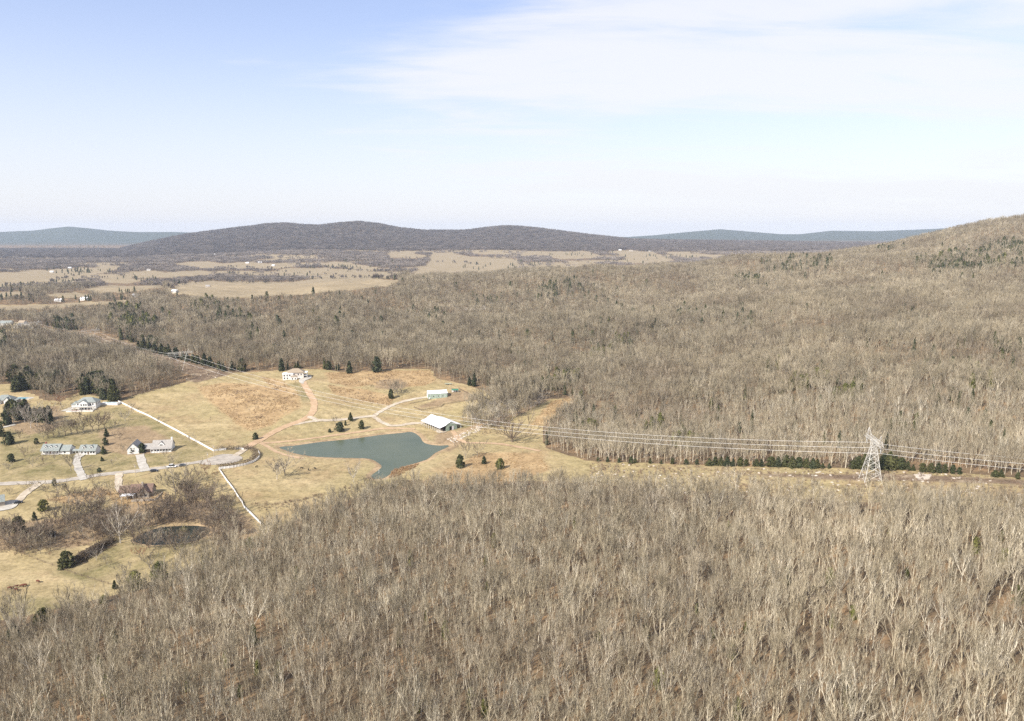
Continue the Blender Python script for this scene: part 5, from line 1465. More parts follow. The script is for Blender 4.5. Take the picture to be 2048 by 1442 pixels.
def hip_house():
    e = empty_at('house', 172, 817, R(6), 'two storey white house with a grey hipped roof and deck', 'house')
    part('wall', Buf().box(-7.5, 9.0, -1.0, 8.5, -2.0, 6.0), 'white_paint', e)
    part('roof', hip(Buf(), -7.5, 9.0, -1.0, 8.5, 6.0, 9.6, 0.6), 'grey_shingle', e)
    part('front_wall', gable_wall(Buf().box(-4.0, 3.0, -3.2, -1.05, -2.0, 5.9), -4.0, 3.0, -3.2, -1.0, 5.9, 8.0, 'y'), 'white_paint', e)
    part('front_roof', gable(Buf(), -4.0, 3.0, -3.2, 2.5, 5.9, 8.4, 0.35, 'y'), 'grey_shingle', e)
    part('garage_wall', Buf().box(-12.5, -7.6, 1.0, 8.0, -2.0, 3.6), 'white_paint', e)
    part('garage_roof', hip(Buf(), -12.5, -7.6, 1.0, 8.0, 3.6, 6.0, 0.4), 'grey_shingle', e)
    part('deck', Buf().box(-9.0, 9.5, -6.5, -3.3, 2.3, 2.6), 'concrete', e)
    for k in range(8): part('deck_post', Buf().box(-8.8 + 2.55 * k, -8.55 + 2.55 * k, -6.4, -6.15, -2.0, 3.4), 'white_paint', e)
    part('railing', Buf().box(-9.0, 9.5, -6.52, -6.4, 3.3, 3.5), 'white_paint', e)
    for x in (-6.0, 4.6, 6.6): pane(e, x, -1.0, 3.4, 1.2, 1.5)
    for x in (-2.2, 0.0, 1.8): pane(e, x, -3.2, 3.2, 1.1, 1.6)
    for x in (-2.2, 1.2): pane(e, x, -3.2, 0.2, 1.6, 1.8)
    for y in (1.0, 4.0, 7.0): pane(e, 9.0, y, 3.4, 1.1, 1.5, '+x')
    pane(e, -12.5, 4.5, -0.2, 3.0, 2.4, '-x', 'door', 'dark_wood')
    part('terrace', Buf().box(-12.0, 10.0, -9.5, -3.25, -2.0, 0.15), 'concrete', e)
    part('patio', Buf().box(-9.0, -2.5, -8.6, -6.8, 0.15, 0.22), 'brick', e)
    part('patio', Buf().box(3.0, 7.0, -8.4, -6.8, 0.15, 0.22), 'brick', e)
    part('terrace_wall', Buf().box(-12.2, 10.2, -9.9, -9.5, -2.4, 0.5), 'white_paint', e)
hip_house()
def white_pool():
    e = empty_at('swimming_pool', 221, 808, R(-3), 'white decked above ground pool beside the hip roofed house', 'pool')
    part('deck', Buf().box(-8.5, 8.5, -3.2, 3.2, -1.5, 1.1), 'white_paint', e)
    part('water', Buf().box(-6.0, 5.5, -1.6, 1.8, 1.1, 1.16), 'pool_water', e)
    part('railing', Buf().box(-8.5, 8.5, -3.3, -3.2, 1.2, 2.0), 'fence_white', e)
    part('railing', Buf().box(8.5, 8.6, -3.2, 3.2, 1.2, 2.0), 'fence_white', e)
white_pool()
def edge_house():
    e = empty_at('house', 14, 805, R(12), 'grey hip roofed house at the left edge beside a blue pool', 'house')
    part('wall', Buf().box(-9.0, 6.0, -4.0, 6.0, -2.0, 3.2), 'white_paint', e)
    part('roof', hip(Buf(), -9.0, 6.0, -4.0, 6.0, 3.2, 7.2, 0.6), 'grey_shingle', e)
    for x in (-5.5, 2.5):
        part('gable', gable_wall(Buf().box(x - 2.4, x + 2.4, -6.0, -4.05, -2.0, 3.2), x - 2.4, x + 2.4, -6.0, -4.0, 3.2, 5.4, 'y'), 'white_paint', e)
        part('gable_roof', gable(Buf(), x - 2.4, x + 2.4, -6.0, 0.0, 3.2, 5.9, 0.3, 'y'), 'grey_shingle', e)
        pane(e, x, -6.0, 0.6, 1.8, 1.6)
    part('porch_roof', Buf().box(5.2, 10.5, -5.0, 3.0, 2.6, 2.9), 'grey_shingle', e)
    for y in (-4.6, -1.0, 2.6): part('porch_post', Buf().box(10.1, 10.35, y, y + .25, -2.0, 2.6), 'white_paint', e)
    pane(e, -1.5, -4.0, 0, 1.2, 2.1, '-y', 'door', 'dark_wood')
edge_house()
e = empty_at('swimming_pool', 46, 797, R(0), 'blue swimming pool with a pale surround near the left edge', 'pool')
part('surround', Buf().box(-7.5, 9.0, -5.0, 5.0, -1.5, 0.35), 'concrete', e)
part('water', Buf().box(-5.5, 4.0, -2.2, 2.4, 0.35, 0.41), 'pool_water', e)
e = empty_at('house', -14, 1012, R(35), 'dark gabled house corner cut off by the left edge', 'house')
part('wall', gable_wall(Buf().box(-6, 6, -4, 4, -1.5, 3), -6, 6, -4, 4, 3, 5.6), 'stone', e)
part('roof', gable(Buf(), -6, 6, -4, 4, 2.95, 6.2), 'grey_shingle', e)
pane(e, 6, 0, 0.8, 1.4, 1.4, '+x'); pane(e, 2, -4, 0.8, 1.4, 1.4)
def hill_house():
    e = empty_at('house', 590, 757, R(12), 'white two storey house with a tan hipped roof on the hilltop field', 'house')
    part('wall', Buf().box(-7.0, 8.5, -1.0, 9.0, -2.5, 6.2), 'beige_siding', e)
    part('roof', hip(Buf(), -7.0, 8.5, -1.0, 9.0, 6.2, 9.6, 0.7), 'tan_shingle', e)
    part('wing_wall', Buf().box(-11.5, -1.2, -3.2, 4.5, -2.5, 5.4), 'white_paint', e)
    part('wing_roof', hip(Buf(), -11.5, -1.2, -3.2, 4.5, 5.42, 6.8, 0.3), 'white_metal', e)
    part('front_bay', Buf().box(-3.4, 2.4, -6.2, -3.3, -2.5, 3.2), 'white_paint', e)
    part('bay_roof', hip(Buf(), -3.4, 2.4, -6.2, -3.3, 3.2, 4.2, 0.3), 'tan_shingle', e)
    for x, z in ((-9.8, 0.6), (-9.8, 3.2), (-7.0, 0.4), (-7.0, 3.2), (-4.6, 3.2)): pane(e, x, -3.2, z, 1.1, 1.5)
    for x in (-1.9, 0.8): pane(e, x, -6.2, 0.3, 1.0, 1.5)
    for x in (3.4, 6.2): pane(e, x, -1.0, 3.4, 1.1, 1.4)
    pane(e, 4.8, -1.0, -0.4, 3.6, 2.3, '-y', 'garage_door', 'white_paint')
    for z in (-0.2, 3.0): part('balcony', Buf().box(8.55, 12.0, -0.5, 7.5, z - 0.3, z), 'white_paint', e)
    for y in (-0.4, 3.4, 7.2): part('porch_post', Buf().box(11.6, 11.95, y, y + .35, -2.5, 5.6), 'white_paint', e)
    part('porch_roof', Buf().box(8.55, 12.3, -0.8, 7.8, 5.6, 5.85), 'white_paint', e)
    for y in (1.5, 5.0):
        pane(e, 8.5, y, 0.3, 1.6, 2.0, '+x'); pane(e, 8.5, y, 3.2, 1.6, 1.9, '+x')
hill_house()
def pole_barn():
    e = empty_at('pole_barn', 882, 852, R(-52), 'large open sided pole barn with a white metal roof and green gable', 'barn')
    L, W = 15.0, 10.5          # local x runs along the ridge; the green gable is the +x end
    rf = Buf()
    prof = [(-W, 3.3), (-4.6, 4.7), (-4.6, 5.0), (0, 7.2), (4.6, 5.0), (4.6, 4.7), (W, 3.3)]
    vs = []
    for x in (-L, L):
        vs += [(x, y, z) for y, z in prof] + [(x, y, z - 0.18) for y, z in prof]
    fs = []
    for i in range(6):
        fs += [(i, i + 1, 15 + i, 14 + i), (7 + i, 21 + i, 22 + i, 8 + i), (i, 7 + i, 8 + i, i + 1), (14 + i, 15 + i, 22 + i, 21 + i)]
    fs += [(0, 14, 21, 7), (6, 13, 27, 20)]
    rf.add(vs, fs)
    r_ = part('roof', rf, 'white_metal', e)
    for k in range(2): part('vent', Buf().box(-6 + k * 9, -5.2 + k * 9, -0.5, 0.5, 6.9, 7.6), 'steel', r_)
    for x in np.linspace(-L + .4, L - .4, 11):
        for y in (-W + .3, W - .3): part('post', Buf().box(x - .14, x + .14, y - .14, y + .14, -2.5, 3.3), 'white_paint', e)
    part('interior_shade', Buf().box(-L + 0.5, L - 3.2, -4.6, 4.6, -2.5, 4.55), 'barn_shade_shed_roof', e)  # dark block painted as the shade inside the open barn
    g = Buf()
    for (y0, y1) in ((-4.6, -1.9), (1.9, 4.6)): g.box(L - 0.5, L - 0.25, y0, y1, -2.5, 4.6)
    g.box(L - 0.5, L - 0.25, -1.9, 1.9, 3.0, 4.6)
    g.add([(L - .5, -4.6, 4.62), (L - .5, 4.6, 4.62), (L - .5, 0, 6.9), (L - .25, -4.6, 4.62), (L - .25, 4.6, 4.62), (L - .25, 0, 6.9)], [(0, 2, 1), (3, 4, 5), (0, 1, 4, 3), (1, 2, 5, 4), (2, 0, 3, 5)])
    part('gable_wall', g, 'green_metal', e)
    part('eave_wall', Buf().box(L - 0.5, L - 0.25, 4.65, 6.2, -2.5, 3.9), 'green_metal', e)
    for y in (-2.15, 2.15): part('door', Buf().box(L - .24, L - .14, y - .9, y + .9, -2.4, 3.0), 'green_metal' if y < 0 else 'white_metal', e)
    for x in np.linspace(-L + 2, L - 6, 8): part('stall', Buf().box(x - 1.2, x + 1.2, -4.75, -4.61, -2.4, 0.6), 'dark_wood', e)
pole_barn()
def metal_shed():
    e = empty_at('metal_building', 874, 793, R(14), 'pale green metal farm building with a white roof and rolling door', 'barn')
    part('wall', gable_wall(Buf().box(-9.0, 9.0, -4.8, 4.8, -2.2, 4.0), -9.0, 9.0, -4.8, 4.8, 4.0, 5.9), 'green_metal', e)
    part('roof', gable(Buf(), -9.0, 9.0, -4.8, 4.8, 4.05, 6.2, 0.3), 'white_metal', e)
    for x in (-4.0, 0.6, 4.8): pane(e, x, -4.8, 1.0, 1.2, 1.0)
    for x in (-6.4, -1.6, 2.8, 7.0): part('downpipe', Buf().box(x - .08, x + .08, -4.95, -4.8, -2.0, 3.9), 'white_metal', e)
    part('rolling_door', Buf().box(-9.1, -8.95, -2.6, 2.6, -1.6, 3.2), 'white_metal', e)
    part('door', Buf().box(-8.3, -7.2, -4.9, -4.8, -1.6, 0.8), 'white_metal', e)
metal_shed()
e = empty_at('loafing_shed', 910, 784, R(8), 'small dark green roofed shed in the brown paddock', 'shed')
part('roof', gable(Buf(), -3.0, 3.0, -1.8, 1.8, 2.3, 3.2, 0.25), 'dark_green_metal', e)
part('wall', Buf().box(-3.0, 3.0, 1.5, 1.7, -1.2, 2.3), 'white_metal', e)
for x in (-2.8, 0, 2.8): part('post', Buf().box(x - .1, x + .1, -1.7, -1.5, -1.2, 2.3), 'white_paint', e)
e = empty_at('farm_trailer', 896, 769, R(3), 'low grey flatbed trailer parked at the wood edge', 'trailer')
part('bed', Buf().box(-3.2, 3.2, -1.2, 1.2, 0.7, 0.95), 'steel', e)
part('side', Buf().box(-3.2, 3.2, -1.25, -1.15, 0.95, 1.4), 'green_metal', e)
for x in (-0.8, 0.4):
    for y in (-1.25, 1.25): part('wheel', Buf().tube([(x, y - .12, 0.4), (x, y + .12, 0.4)], [0.4, 0.4], 10, True), 'tyre', e)
part('tongue', Buf().box(3.2, 4.6, -.08, .08, 0.7, 0.85), 'steel', e)
e = empty_at('garden_shed', 105, 1074, R(20), 'small dark roofed shed with white posts in the scrub belt', 'shed')
part('wall', Buf().box(-1.6, 1.8, -0.6, 1.6, -1, 2.3), 'dark_wood', e)
part('roof', gable(Buf(), -1.6, 1.8, -1.8, 1.6, 2.3, 3.3, 0.25), 'barn_shade_shed_roof', e)  # plain dark roofing, sharing the barn block's material
for x in (-1.5, 0.1, 1.7): part('post', Buf().box(x - .12, x + .12, -1.8, -1.56, -1, 2.3), 'white_paint', e)
# far houses in the hamlet and the valley
def far_house(u, v, w, d, h, wall, roof, rz, label, group=None):
    e = empty_at('farmhouse', u, v, rz, label, 'house', 0, group)
    part('wall', gable_wall(Buf().box(-w / 2, w / 2, -d / 2, d / 2, -3, h), -w / 2, w / 2, -d / 2, d / 2, h, h + d * .32), wall, e)
    part('roof', gable(Buf(), -w / 2, w / 2, -d / 2, d / 2, h + .05, h + d * .38, 0.5, 'x', .3), roof, e)
    for x in (-w * .3, 0, w * .3): pane(e, x, -d / 2, h * .35, 1.6, 1.6, '-y', 'window')
far_house(38, 657, 9, 11, 4, 'white_paint', 'warm_grey_shingle', R(80), 'white gable house standing in the left edge hamlet')
far_house(51, 656, 15, 9, 3, 'stone', 'warm_grey_shingle', R(5), 'long low grey house right of the white gable in the hamlet')
far_house(12, 650, 20, 10, 3.5, 'white_paint', 'grey_shingle', R(8), 'long grey roofed house at the left edge of the hamlet')
far_house(46, 648, 10, 8, 3, 'white_paint', 'tan_shingle', R(-10), 'small pale house behind the hamlet\'s white gable')
far_house(77, 640, 7, 6, 4, 'white_paint', 'white_metal', R(0), 'tiny white building among trees right of the hamlet')
for u, v, w, l in [(104, 545, 24, 'cream house on the rise of the dull green field'), (140, 537, 26, 'pale farmhouse at the top edge of the dull green field'),
                   (298, 541, 30, 'cream house among trees below the mountain\'s left foot'), (430, 510, 40, 'large tan house high on the mountain\'s lower slope'),
                   (385, 515, 26, 'pale house left of the large tan slope house'), (495, 527, 30, 'white farm shed on the upper strip field'),
                   (520, 526, 34, 'long pale farmhouse on the upper strip field'), (547, 532, 26, 'small cream house at the strip field\'s right end'),
                   (416, 574, 22, 'grey roofed barn alone in the tan field'), (195, 570, 26, 'pale house in the tree belt below the dull green field'),
                   (350, 585, 24, 'low house at the left end of the tan field'), (272, 593, 24, 'pale roofed house by the olive tree'),
                   (118, 603, 30, 'long white shed in the near valley strip'), (170, 600, 32, 'low cream house in the near valley strip'),
                   (1262, 502, 40, 'white house on the right hand valley rise'), (1240, 501, 34, 'small pale house left of the rise'), (1300, 503, 30, 'cream house at the right of the valley rise'),
                   (45, 517, 30, 'tiny white house far off near the left edge')]:
    far_house(u, v, w * .5, 7 + w * .08, 3.2, 'white_paint' if rng.random() < .6 else 'beige_siding', rng.choice(['warm_grey_shingle', 'tan_shingle', 'white_metal']), R(rng.uniform(-20, 20)), l)

# ------------------------------------------------------------------ fences, hedges
def resample(p, step):
    p = [np.array(q[:2], float) for q in p]
    out = [p[0]]; carry = 0.0
    for a, c in zip(p[:-1], p[1:]):
        L = np.linalg.norm(c - a); n = max(int(round(L / step)), 1)
        for k in range(1, n + 1): out.append(a + (c - a) * k / n)
    return out
def fence(name, path, label, step, hgt, rails, mat, rail_h, r_post, smooth=1):
    p = [at(u, v)[:2] for u, v in path]
    if smooth > 1: p = smooth_path(p, smooth)
    p = resample(p, step)
    z = ground([q[0] for q in p], [q[1] for q in p])
    e = link(name, None, None, (p[0][0], p[0][1], z[0])); tag(e, label, 'fence')
    post_me = Buf().box(-r_post, r_post, -r_post, r_post, -0.5, hgt + 0.1).mesh('post', mat)
    o = np.array([p[0][0], p[0][1], z[0]])
    for i, q in enumerate(p):
        link('post', post_me, e, (q[0] - o[0], q[1] - o[1], z[i] - o[2]))
        if i:
            a = np.array([p[i - 1][0], p[i - 1][1], z[i - 1]]) - o; c = np.array([q[0], q[1], z[i]]) - o
            d = c - a; t = np.array([-d[1], d[0]]) / (np.hypot(d[0], d[1]) + 1e-9) * 0.05
            bf = Buf()
            for k in range(rails):
                zc = hgt * (k + 0.5) / rails
                vs = []
                for w_ in (a, c):
                    for sx, sz in ((-1, -1), (1, -1), (1, 1), (-1, 1)):
                        vs.append((w_[0] + t[0] * sx, w_[1] + t[1] * sx, w_[2] + zc + sz * rail_h / 2))
                bf.add(vs, [(0, 1, 5, 4), (1, 2, 6, 5), (2, 3, 7, 6), (3, 0, 4, 7), (3, 2, 1, 0), (4, 5, 6, 7)])
            part('rail_panel', bf, mat, e)
    return e
fence('board_fence', [(237, 804), (260, 815), (300, 834), (303, 836), (360, 866), (428, 903), (440, 901), (452, 900)], 'long white board fence running down from the cedars to the hedge', 5.0, 1.5, 4, 'fence_white', 0.25, 0.11)
fence('board_fence', [(470, 899), (480, 898), (487, 900)], 'short white fence piece by the gap behind the hedge', 4.0, 1.5, 4, 'fence_white', 0.25, 0.11)
fence('board_fence', [(439, 938.5), (465, 935.5), (490, 930.5), (506, 925), (517, 917), (520, 910), (517, 905)], 'white fence curving around the outside of the hedge', 4.0, 1.6, 4, 'fence_white', 0.26, 0.11, 4)
fence('board_fence', [(438, 939.5), (462, 973), (485, 1007), (487, 1014), (505, 1032), (522, 1049)], 'white fence sloping down from the hedge corner to the wood', 5.0, 1.5, 4, 'fence_white', 0.25, 0.11)
fence('rail_fence', [(820, 808), (855, 801), (862, 799)], 'dark rail fence below the gravel track', 4.0, 1.2, 3, 'dark_wood', 0.14, 0.1)
fence('rail_fence', [(828, 815), (843, 821), (882, 814), (888, 809), (920, 804), (956, 799), (932, 785), (918, 778)], 'dark rail fence around the brown paddock', 4.0, 1.2, 3, 'dark_wood', 0.14, 0.1)
fence('wire_fence', [(490, 1013), (540, 1010), (600, 1002), (650, 988)], 'thin dark fence across the lower pasture', 6.0, 1.2, 2, 'dark_wood', 0.07, 0.08)
fence('wire_fence', [(45, 1108), (90, 1126), (120, 1136), (150, 1148), (190, 1160), (230, 1172)], 'thin old wire fence crossing the cattle pasture', 6.0, 1.1, 2, 'dark_wood', 0.05, 0.08)
fence('wire_fence', [(150, 1148), (200, 1132), (245, 1115)], 'thin wire fence branching up the pasture', 6.0, 1.1, 2, 'dark_wood', 0.05, 0.08)
def hedge(path, label, width, hgt, seed):
    p = smooth_path([at(u, v)[:2] for u, v in path], 4); p = resample(p, 1.6)
    rg = random.Random(seed)
    z = ground([q[0] for q in p], [q[1] for q in p])
    e = link('hedge', None, None, (p[0][0], p[0][1], z[0])); tag(e, label, 'hedge', None)
    body, leaf = Buf(), Buf()
    for i, q in enumerate(p):
        c = Vector((q[0] - p[0][0], q[1] - p[0][1], z[i] - z[0]))
        for k in range(5):
            b0 = c + Vector((rg.gauss(0, width * .2), rg.gauss(0, width * .2), -.1))
            body.tube([tuple(b0), tuple(b0 + Vector((rg.gauss(0, .4), rg.gauss(0, .4), hgt * rg.uniform(.6, 1))))], [.06, .03], 3)
        for k in range(46):
            a, rr_ = rg.uniform(0, 6.28), math.sqrt(rg.random())
            h_ = rg.uniform(0.1, 1)
            w_ = width * .55 * math.sqrt(max(0.05, 1 - (h_ - .35) ** 2 * 1.6))
            leaf_quad(leaf, (c.x + math.cos(a) * rr_ * w_, c.y + math.sin(a) * rr_ * w_, c.z + h_ * hgt * (0.9 + .2 * math.sin(i * 1.3))), rg.uniform(.28, .5), rg)
    part('stem', body, 'dark_bark', e); part('foliage', leaf, 'hedge_twig', e)
hedge([(438, 900), (452, 899), (468, 899), (482, 898.5)], 'dark brown hedge along the straight fence above the turning circle', 4.6, 3.0, 1)
hedge([(490, 897), (500, 899), (510, 904), (514, 911), (508, 919), (495, 925), (475, 930), (455, 933), (440, 935)], 'thick curved brown hedge wrapping the end of the turning circle', 6.2, 3.0, 2)

# ------------------------------------------------------------------ power line
def lattice_tower():
    base = at(1741, 960)
    A = Vector((0.13, 0.99, 0)).normalized(); L_ = Vector((0.99, -0.13, 0)).normalized()
    e = link('lattice_tower', None, None, tuple(base), (0, 0, math.atan2(L_.y, L_.x)))
    tag(e, 'tall pale steel lattice tower carrying the power lines', 'tower')
    # local x along the line, local y along the crossarm (away from the viewer)
    def half(h): return 4.6 + (1.3 - 4.6) * min(h / 19.0, 1.0)
    lev = [0, 5.0, 9.0, 12.5, 15.5, 17.5, 19.0, 21.0, 23.0]
    for sx in (-1, 1):
        for sy in (-1, 1):
            part('leg', Buf().tube([(sx * half(0), sy * half(0), -1), (sx * half(19), sy * half(19), 19), (sx * 1.3, sy * 1.5, 23)], [.22, .17, .14], 4, True), 'steel', e)
    for (h0, h1) in zip(lev[:-1], lev[1:]):
        a, c = half(h0), half(h1)
        for s in (-1, 1):
            br = Buf()
            br.bar((-a, s * a, h0), (c, s * c, h1), .09); br.bar((a, s * a, h0), (-c, s * c, h1), .09); br.bar((-c, s * c, h1), (c, s * c, h1), .08)
            if h0 == 0: br.bar((-a * .5, s * a * .97, h0 + 2.5 * .5), (-a * .95, s * a * .95, 2.5), .07); br.bar((a * .5, s * a * .97, 1.25), (a * .95, s * a * .95, 2.5), .07)
            part('brace', br, 'steel', e)
            br = Buf()
            br.bar((s * a, -a, h0), (s * c, c, h1), .09); br.bar((s * a, a, h0), (s * c, -c, h1), .09); br.bar((s * c, -c, h1), (s * c, c, h1), .08)
            part('brace', br, 'steel', e)
    arm = Buf()
    for sx in (-1, 1):
        arm.bar((sx * 1.0, -11.8, 22.2), (sx * 1.0, 11.8, 22.2), .12); arm.bar((sx * 1.0, -9, 24.0), (sx * 1.0, 9, 24.0), .12)
        for k in range(12):
            y0 = -11 + k * 2.0
            arm.bar((sx, y0, 22.2), (sx, max(min(y0 + 1, 9), -9), 24.0), .07); arm.bar((sx, max(min(y0 + 1, 9), -9), 24.0), (sx, y0 + 2, 22.2), .07)
    for y in range(-11, 12, 2): arm.bar((-1, y, 22.2), (1, y + .8, 22.2), .06)
    part('crossarm', arm, 'steel', e)
    for y in (-8.0, 8.0):
        pk = Buf()
        for sx in (-1, 1):
            for dy in (-1, 1): pk.bar((sx, y + dy, 24.0), (0, y * 1.12, 28.0), .1)
        pk.bar((-.5, y, 26), (.5, y, 26), .06); pk.bar((-.7, y - .6, 25.2), (.7, y + .6, 25.2), .06)
        part('shield_peak', pk, 'steel', e)
    for y in (-10.4, 0, 10.4):
        ins = Buf()
        for s in (-1, 1): ins.tube([(0, y + s * 1.6, 22.2), (0, y, 18.7)], [.13, .13], 6)
        part('insulator', ins, 'insulator', e)
    pts_ = []
    for y in (-10.4, 0, 10.4):
        pts_.append(Vector(base) + A * y + Vector((0, 0, 18.6)))
    return pts_
def vee_tower(u, v, hgt, label, arm_dir):
    base = at(u, v)
    A = Vector((arm_dir[0], arm_dir[1], 0)).normalized()
    e = link('vee_tower', None, None, tuple(base), (0, 0, math.atan2(A.y, A.x)))
    tag(e, label, 'tower')
    for s in (-1, 1):
        lg = Buf()
        for k in range(3):
            a = 6.283 * k / 3
            lg.bar((math.cos(a) * .15, math.sin(a) * .15, 0), (s * 6.0 + math.cos(a) * .5, math.sin(a) * .5, hgt), .08)
        for k in range(8):
            t0, t1 = k / 8, (k + 1) / 8
            lg.bar((s * 6 * t0 - .3, 0, hgt * t0), (s * 6 * t1 + .3, 0, hgt * t1), .08)
        part('leg', lg, 'steel', e)
        part('shield_peak', Buf().bar((s * 7.0, 0, hgt + 1.2), (s * 8.2, 0, hgt + 4.0), .14), 'steel', e)
    ar = Buf()
    for z in (hgt, hgt + 1.3): ar.bar((-12, 0, z), (12, 0, z), .15)
    for k in range(12): ar.bar((-12 + 2 * k, 0, hgt), (-11 + 2 * k, 0, hgt + 1.3), .09); ar.bar((-11 + 2 * k, 0, hgt + 1.3), (-10 + 2 * k, 0, hgt), .09)
    part('crossarm', ar, 'steel', e)
    out = []
    for x in (-11, 0, 11):
        part('insulator', Buf().tube([(x, 0, hgt), (x, 0, hgt - 3.4)], [.14, .14], 6), 'insulator', e)
        out.append(Vector(base) + A * x + Vector((0, 0, hgt - 3.4)))
    return out
T1 = lattice_tower()
T2 = vee_tower(364, 744, 20.0, 'pale V shaped power line tower at the top corner of the hay field', (0.9, 0.44))
T3 = vee_tower(184, 688, 19.0, 'pale V shaped power line tower halfway along the left cut', (0.72, 0.69))
T4 = vee_tower(68, 668, 17.0, 'small V shaped power line tower beside the hamlet', (0.72, 0.69))
def far_pt(u, v, y): return Vector(at_depth(u, v, y))
T0 = [T1[k] + Vector((330, -95, 26)) + Vector((0.25, 0, 0)) for k in range(3)]
T5 = [T4[k] + Vector((-260, 210, -6)) for k in range(3)]
def span(a, c, sag, n):
    return [tuple(a.lerp(c, k / n) - Vector((0, 0, 4 * sag * (k / n) * (1 - k / n)))) for k in range(n)]
for k, nm in enumerate(['nearest and lowest', 'middle', 'farthest and highest']):
    pth = span(T0[k], T1[k], 12, 30) + span(T1[k], T2[k], 22, 60) + span(T2[k], T3[k], 7, 24) + span(T3[k], T4[k], 3, 16) + span(T4[k], T5[k], 5, 12) + [tuple(T5[k])]
    o = link('power_cable', Buf().tube(pth, [0.08] * len(pth), 4).mesh('power_cable', 'aluminium'))
    tag(o, '%s of the three pale power cables crossing the valley' % nm, 'cable')
def utility_pole(u, v, h, label, lamp=False):
    e = empty_at('utility_pole', u, v, R(20), label, 'utility pole')
    part('shaft', Buf().tube([(0, 0, -1), (0, 0, h)], [.17, .12], 8, True), 'pole_wood', e)
    part('crossarm', Buf().box(-1.0, 1.0, -.07, .07, h - 0.9, h - 0.7), 'pole_wood', e)
    part('transformer', Buf().tube([(.35, 0, h - 2.6), (.35, 0, h - 1.6)], [.28, .28], 10, True), 'steel', e)
utility_pole(271.5, 954, 9.5, 'pale utility pole above the stone house beside the lane')
utility_pole(428, 914, 9.5, 'slim utility pole at the white fence\'s lower corner')
utility_pole(415.5, 925, 8.0, 'thin utility pole beside the turning circle')

# ------------------------------------------------------------------ vehicles, cattle, small things
def car(u, v, rz, paint, label, cat='car', L=4.7, W=1.85, van=False):
    e = empty_at('parked_car', u, v, rz, label, cat, 0.28)
    hb = 0.95
    def loft(secs, mat, nm):
        bf = Buf(); vs = []
        for x, zb, zt, wb, wt in secs:
            vs += [(x, -wb, zb), (x, wb, zb), (x, wb * 1.02, (zb + zt) / 2), (x, wt, zt), (x, -wt, zt), (x, -wb * 1.02, (zb + zt) / 2)]
        fs = []
        for i in range(len(secs) - 1):
            for k in range(6): fs.append((i * 6 + k, i * 6 + (k + 1) % 6, (i + 1) * 6 + (k + 1) % 6, (i + 1) * 6 + k))
        fs += [tuple(range(5, -1, -1)), tuple((len(secs) - 1) * 6 + k for k in range(6))]
        bf.add(vs, fs)
        return part(nm, bf, mat, e)
    h = W / 2
    loft([(-L / 2, .45, .85, h * .85, h * .8), (-L / 2 + .25, .28, hb, h, h * .92), (0, .25, hb + .03, h, h * .94), (L / 2 - .9, .25, hb - .05, h, h * .9), (L / 2 - .2, .28, .78, h * .95, h * .82), (L / 2, .42, .66, h * .8, h * .7)], paint, 'body')
    top = 2.2 if van else 1.5
    loft([(-L / 2 + .25, hb, hb + .05, h * .9, h * .86), (-L / 2 + .7, hb, top - .05, h * .9, h * .74), (-.2, hb, top, h * .9, h * .75), (.6, hb, top - .06, h * .9, h * .72), (L / 2 - 1.1, hb - .05, hb + .02, h * .88, h * .84)], 'glass', 'window')
    loft([(-L / 2 + .72, top - .04, top, h * .73, h * .66), (-.2, top - .03, top + .05, h * .75, h * .68), (.55, top - .06, top, h * .72, h * .64)], paint, 'roof')
    for x in (-L / 2 + .85, L / 2 - .9):
        for s in (-1, 1):
            w_ = part('wheel', Buf().tube([(x, s * h - .12 * s, .33), (x, s * h + .06 * s, .33)], [.33, .33], 12, True), 'tyre', e)
            part('rim', Buf().tube([(x, s * h + .05 * s, .33), (x, s * h + .08 * s, .33)], [.18, .18], 8, True), 'steel', w_)
    for s in (-1, 1): part('headlight', Buf().box(L / 2 - .16, L / 2 - .02, s * h * .62 - .18, s * h * .62 + .18, .58, .70), 'lamp_glass', e)
    return e
car(308.5, 943.5, R(14), 'car_black', 'black pickup like car on the lane by the concrete driveway', 'car', 5.4, 1.95)
car(366, 932.5, R(14), 'car_grey', 'dark car parked on the lane nearest the turning circle', 'car', 4.8)
car(345, 935, R(10), 'car_white', 'white van parked on the lane, hitched to a low trailer', 'van', 5.2, 2.0, True)
car(37, 1007, R(38), 'car_black', 'black car on the slanting driveway near the left edge', 'car', 4.8)
e = empty_at('utility_trailer', 337.5, 936, R(10), 'low white trailer behind the parked white van', 'trailer', 0.26)
part('bed', Buf().box(-1.7, 1.6, -.95, .95, .55, .75), 'car_white', e)
part('side', Buf().box(-1.7, 1.6, -.98, -.92, .75, 1.1), 'car_white', e)
for s in (-1, 1): part('wheel', Buf().tube([(0, s * 1.05 - .1, .34), (0, s * 1.05 + .1, .34)], [.34, .34], 10, True), 'tyre', e)

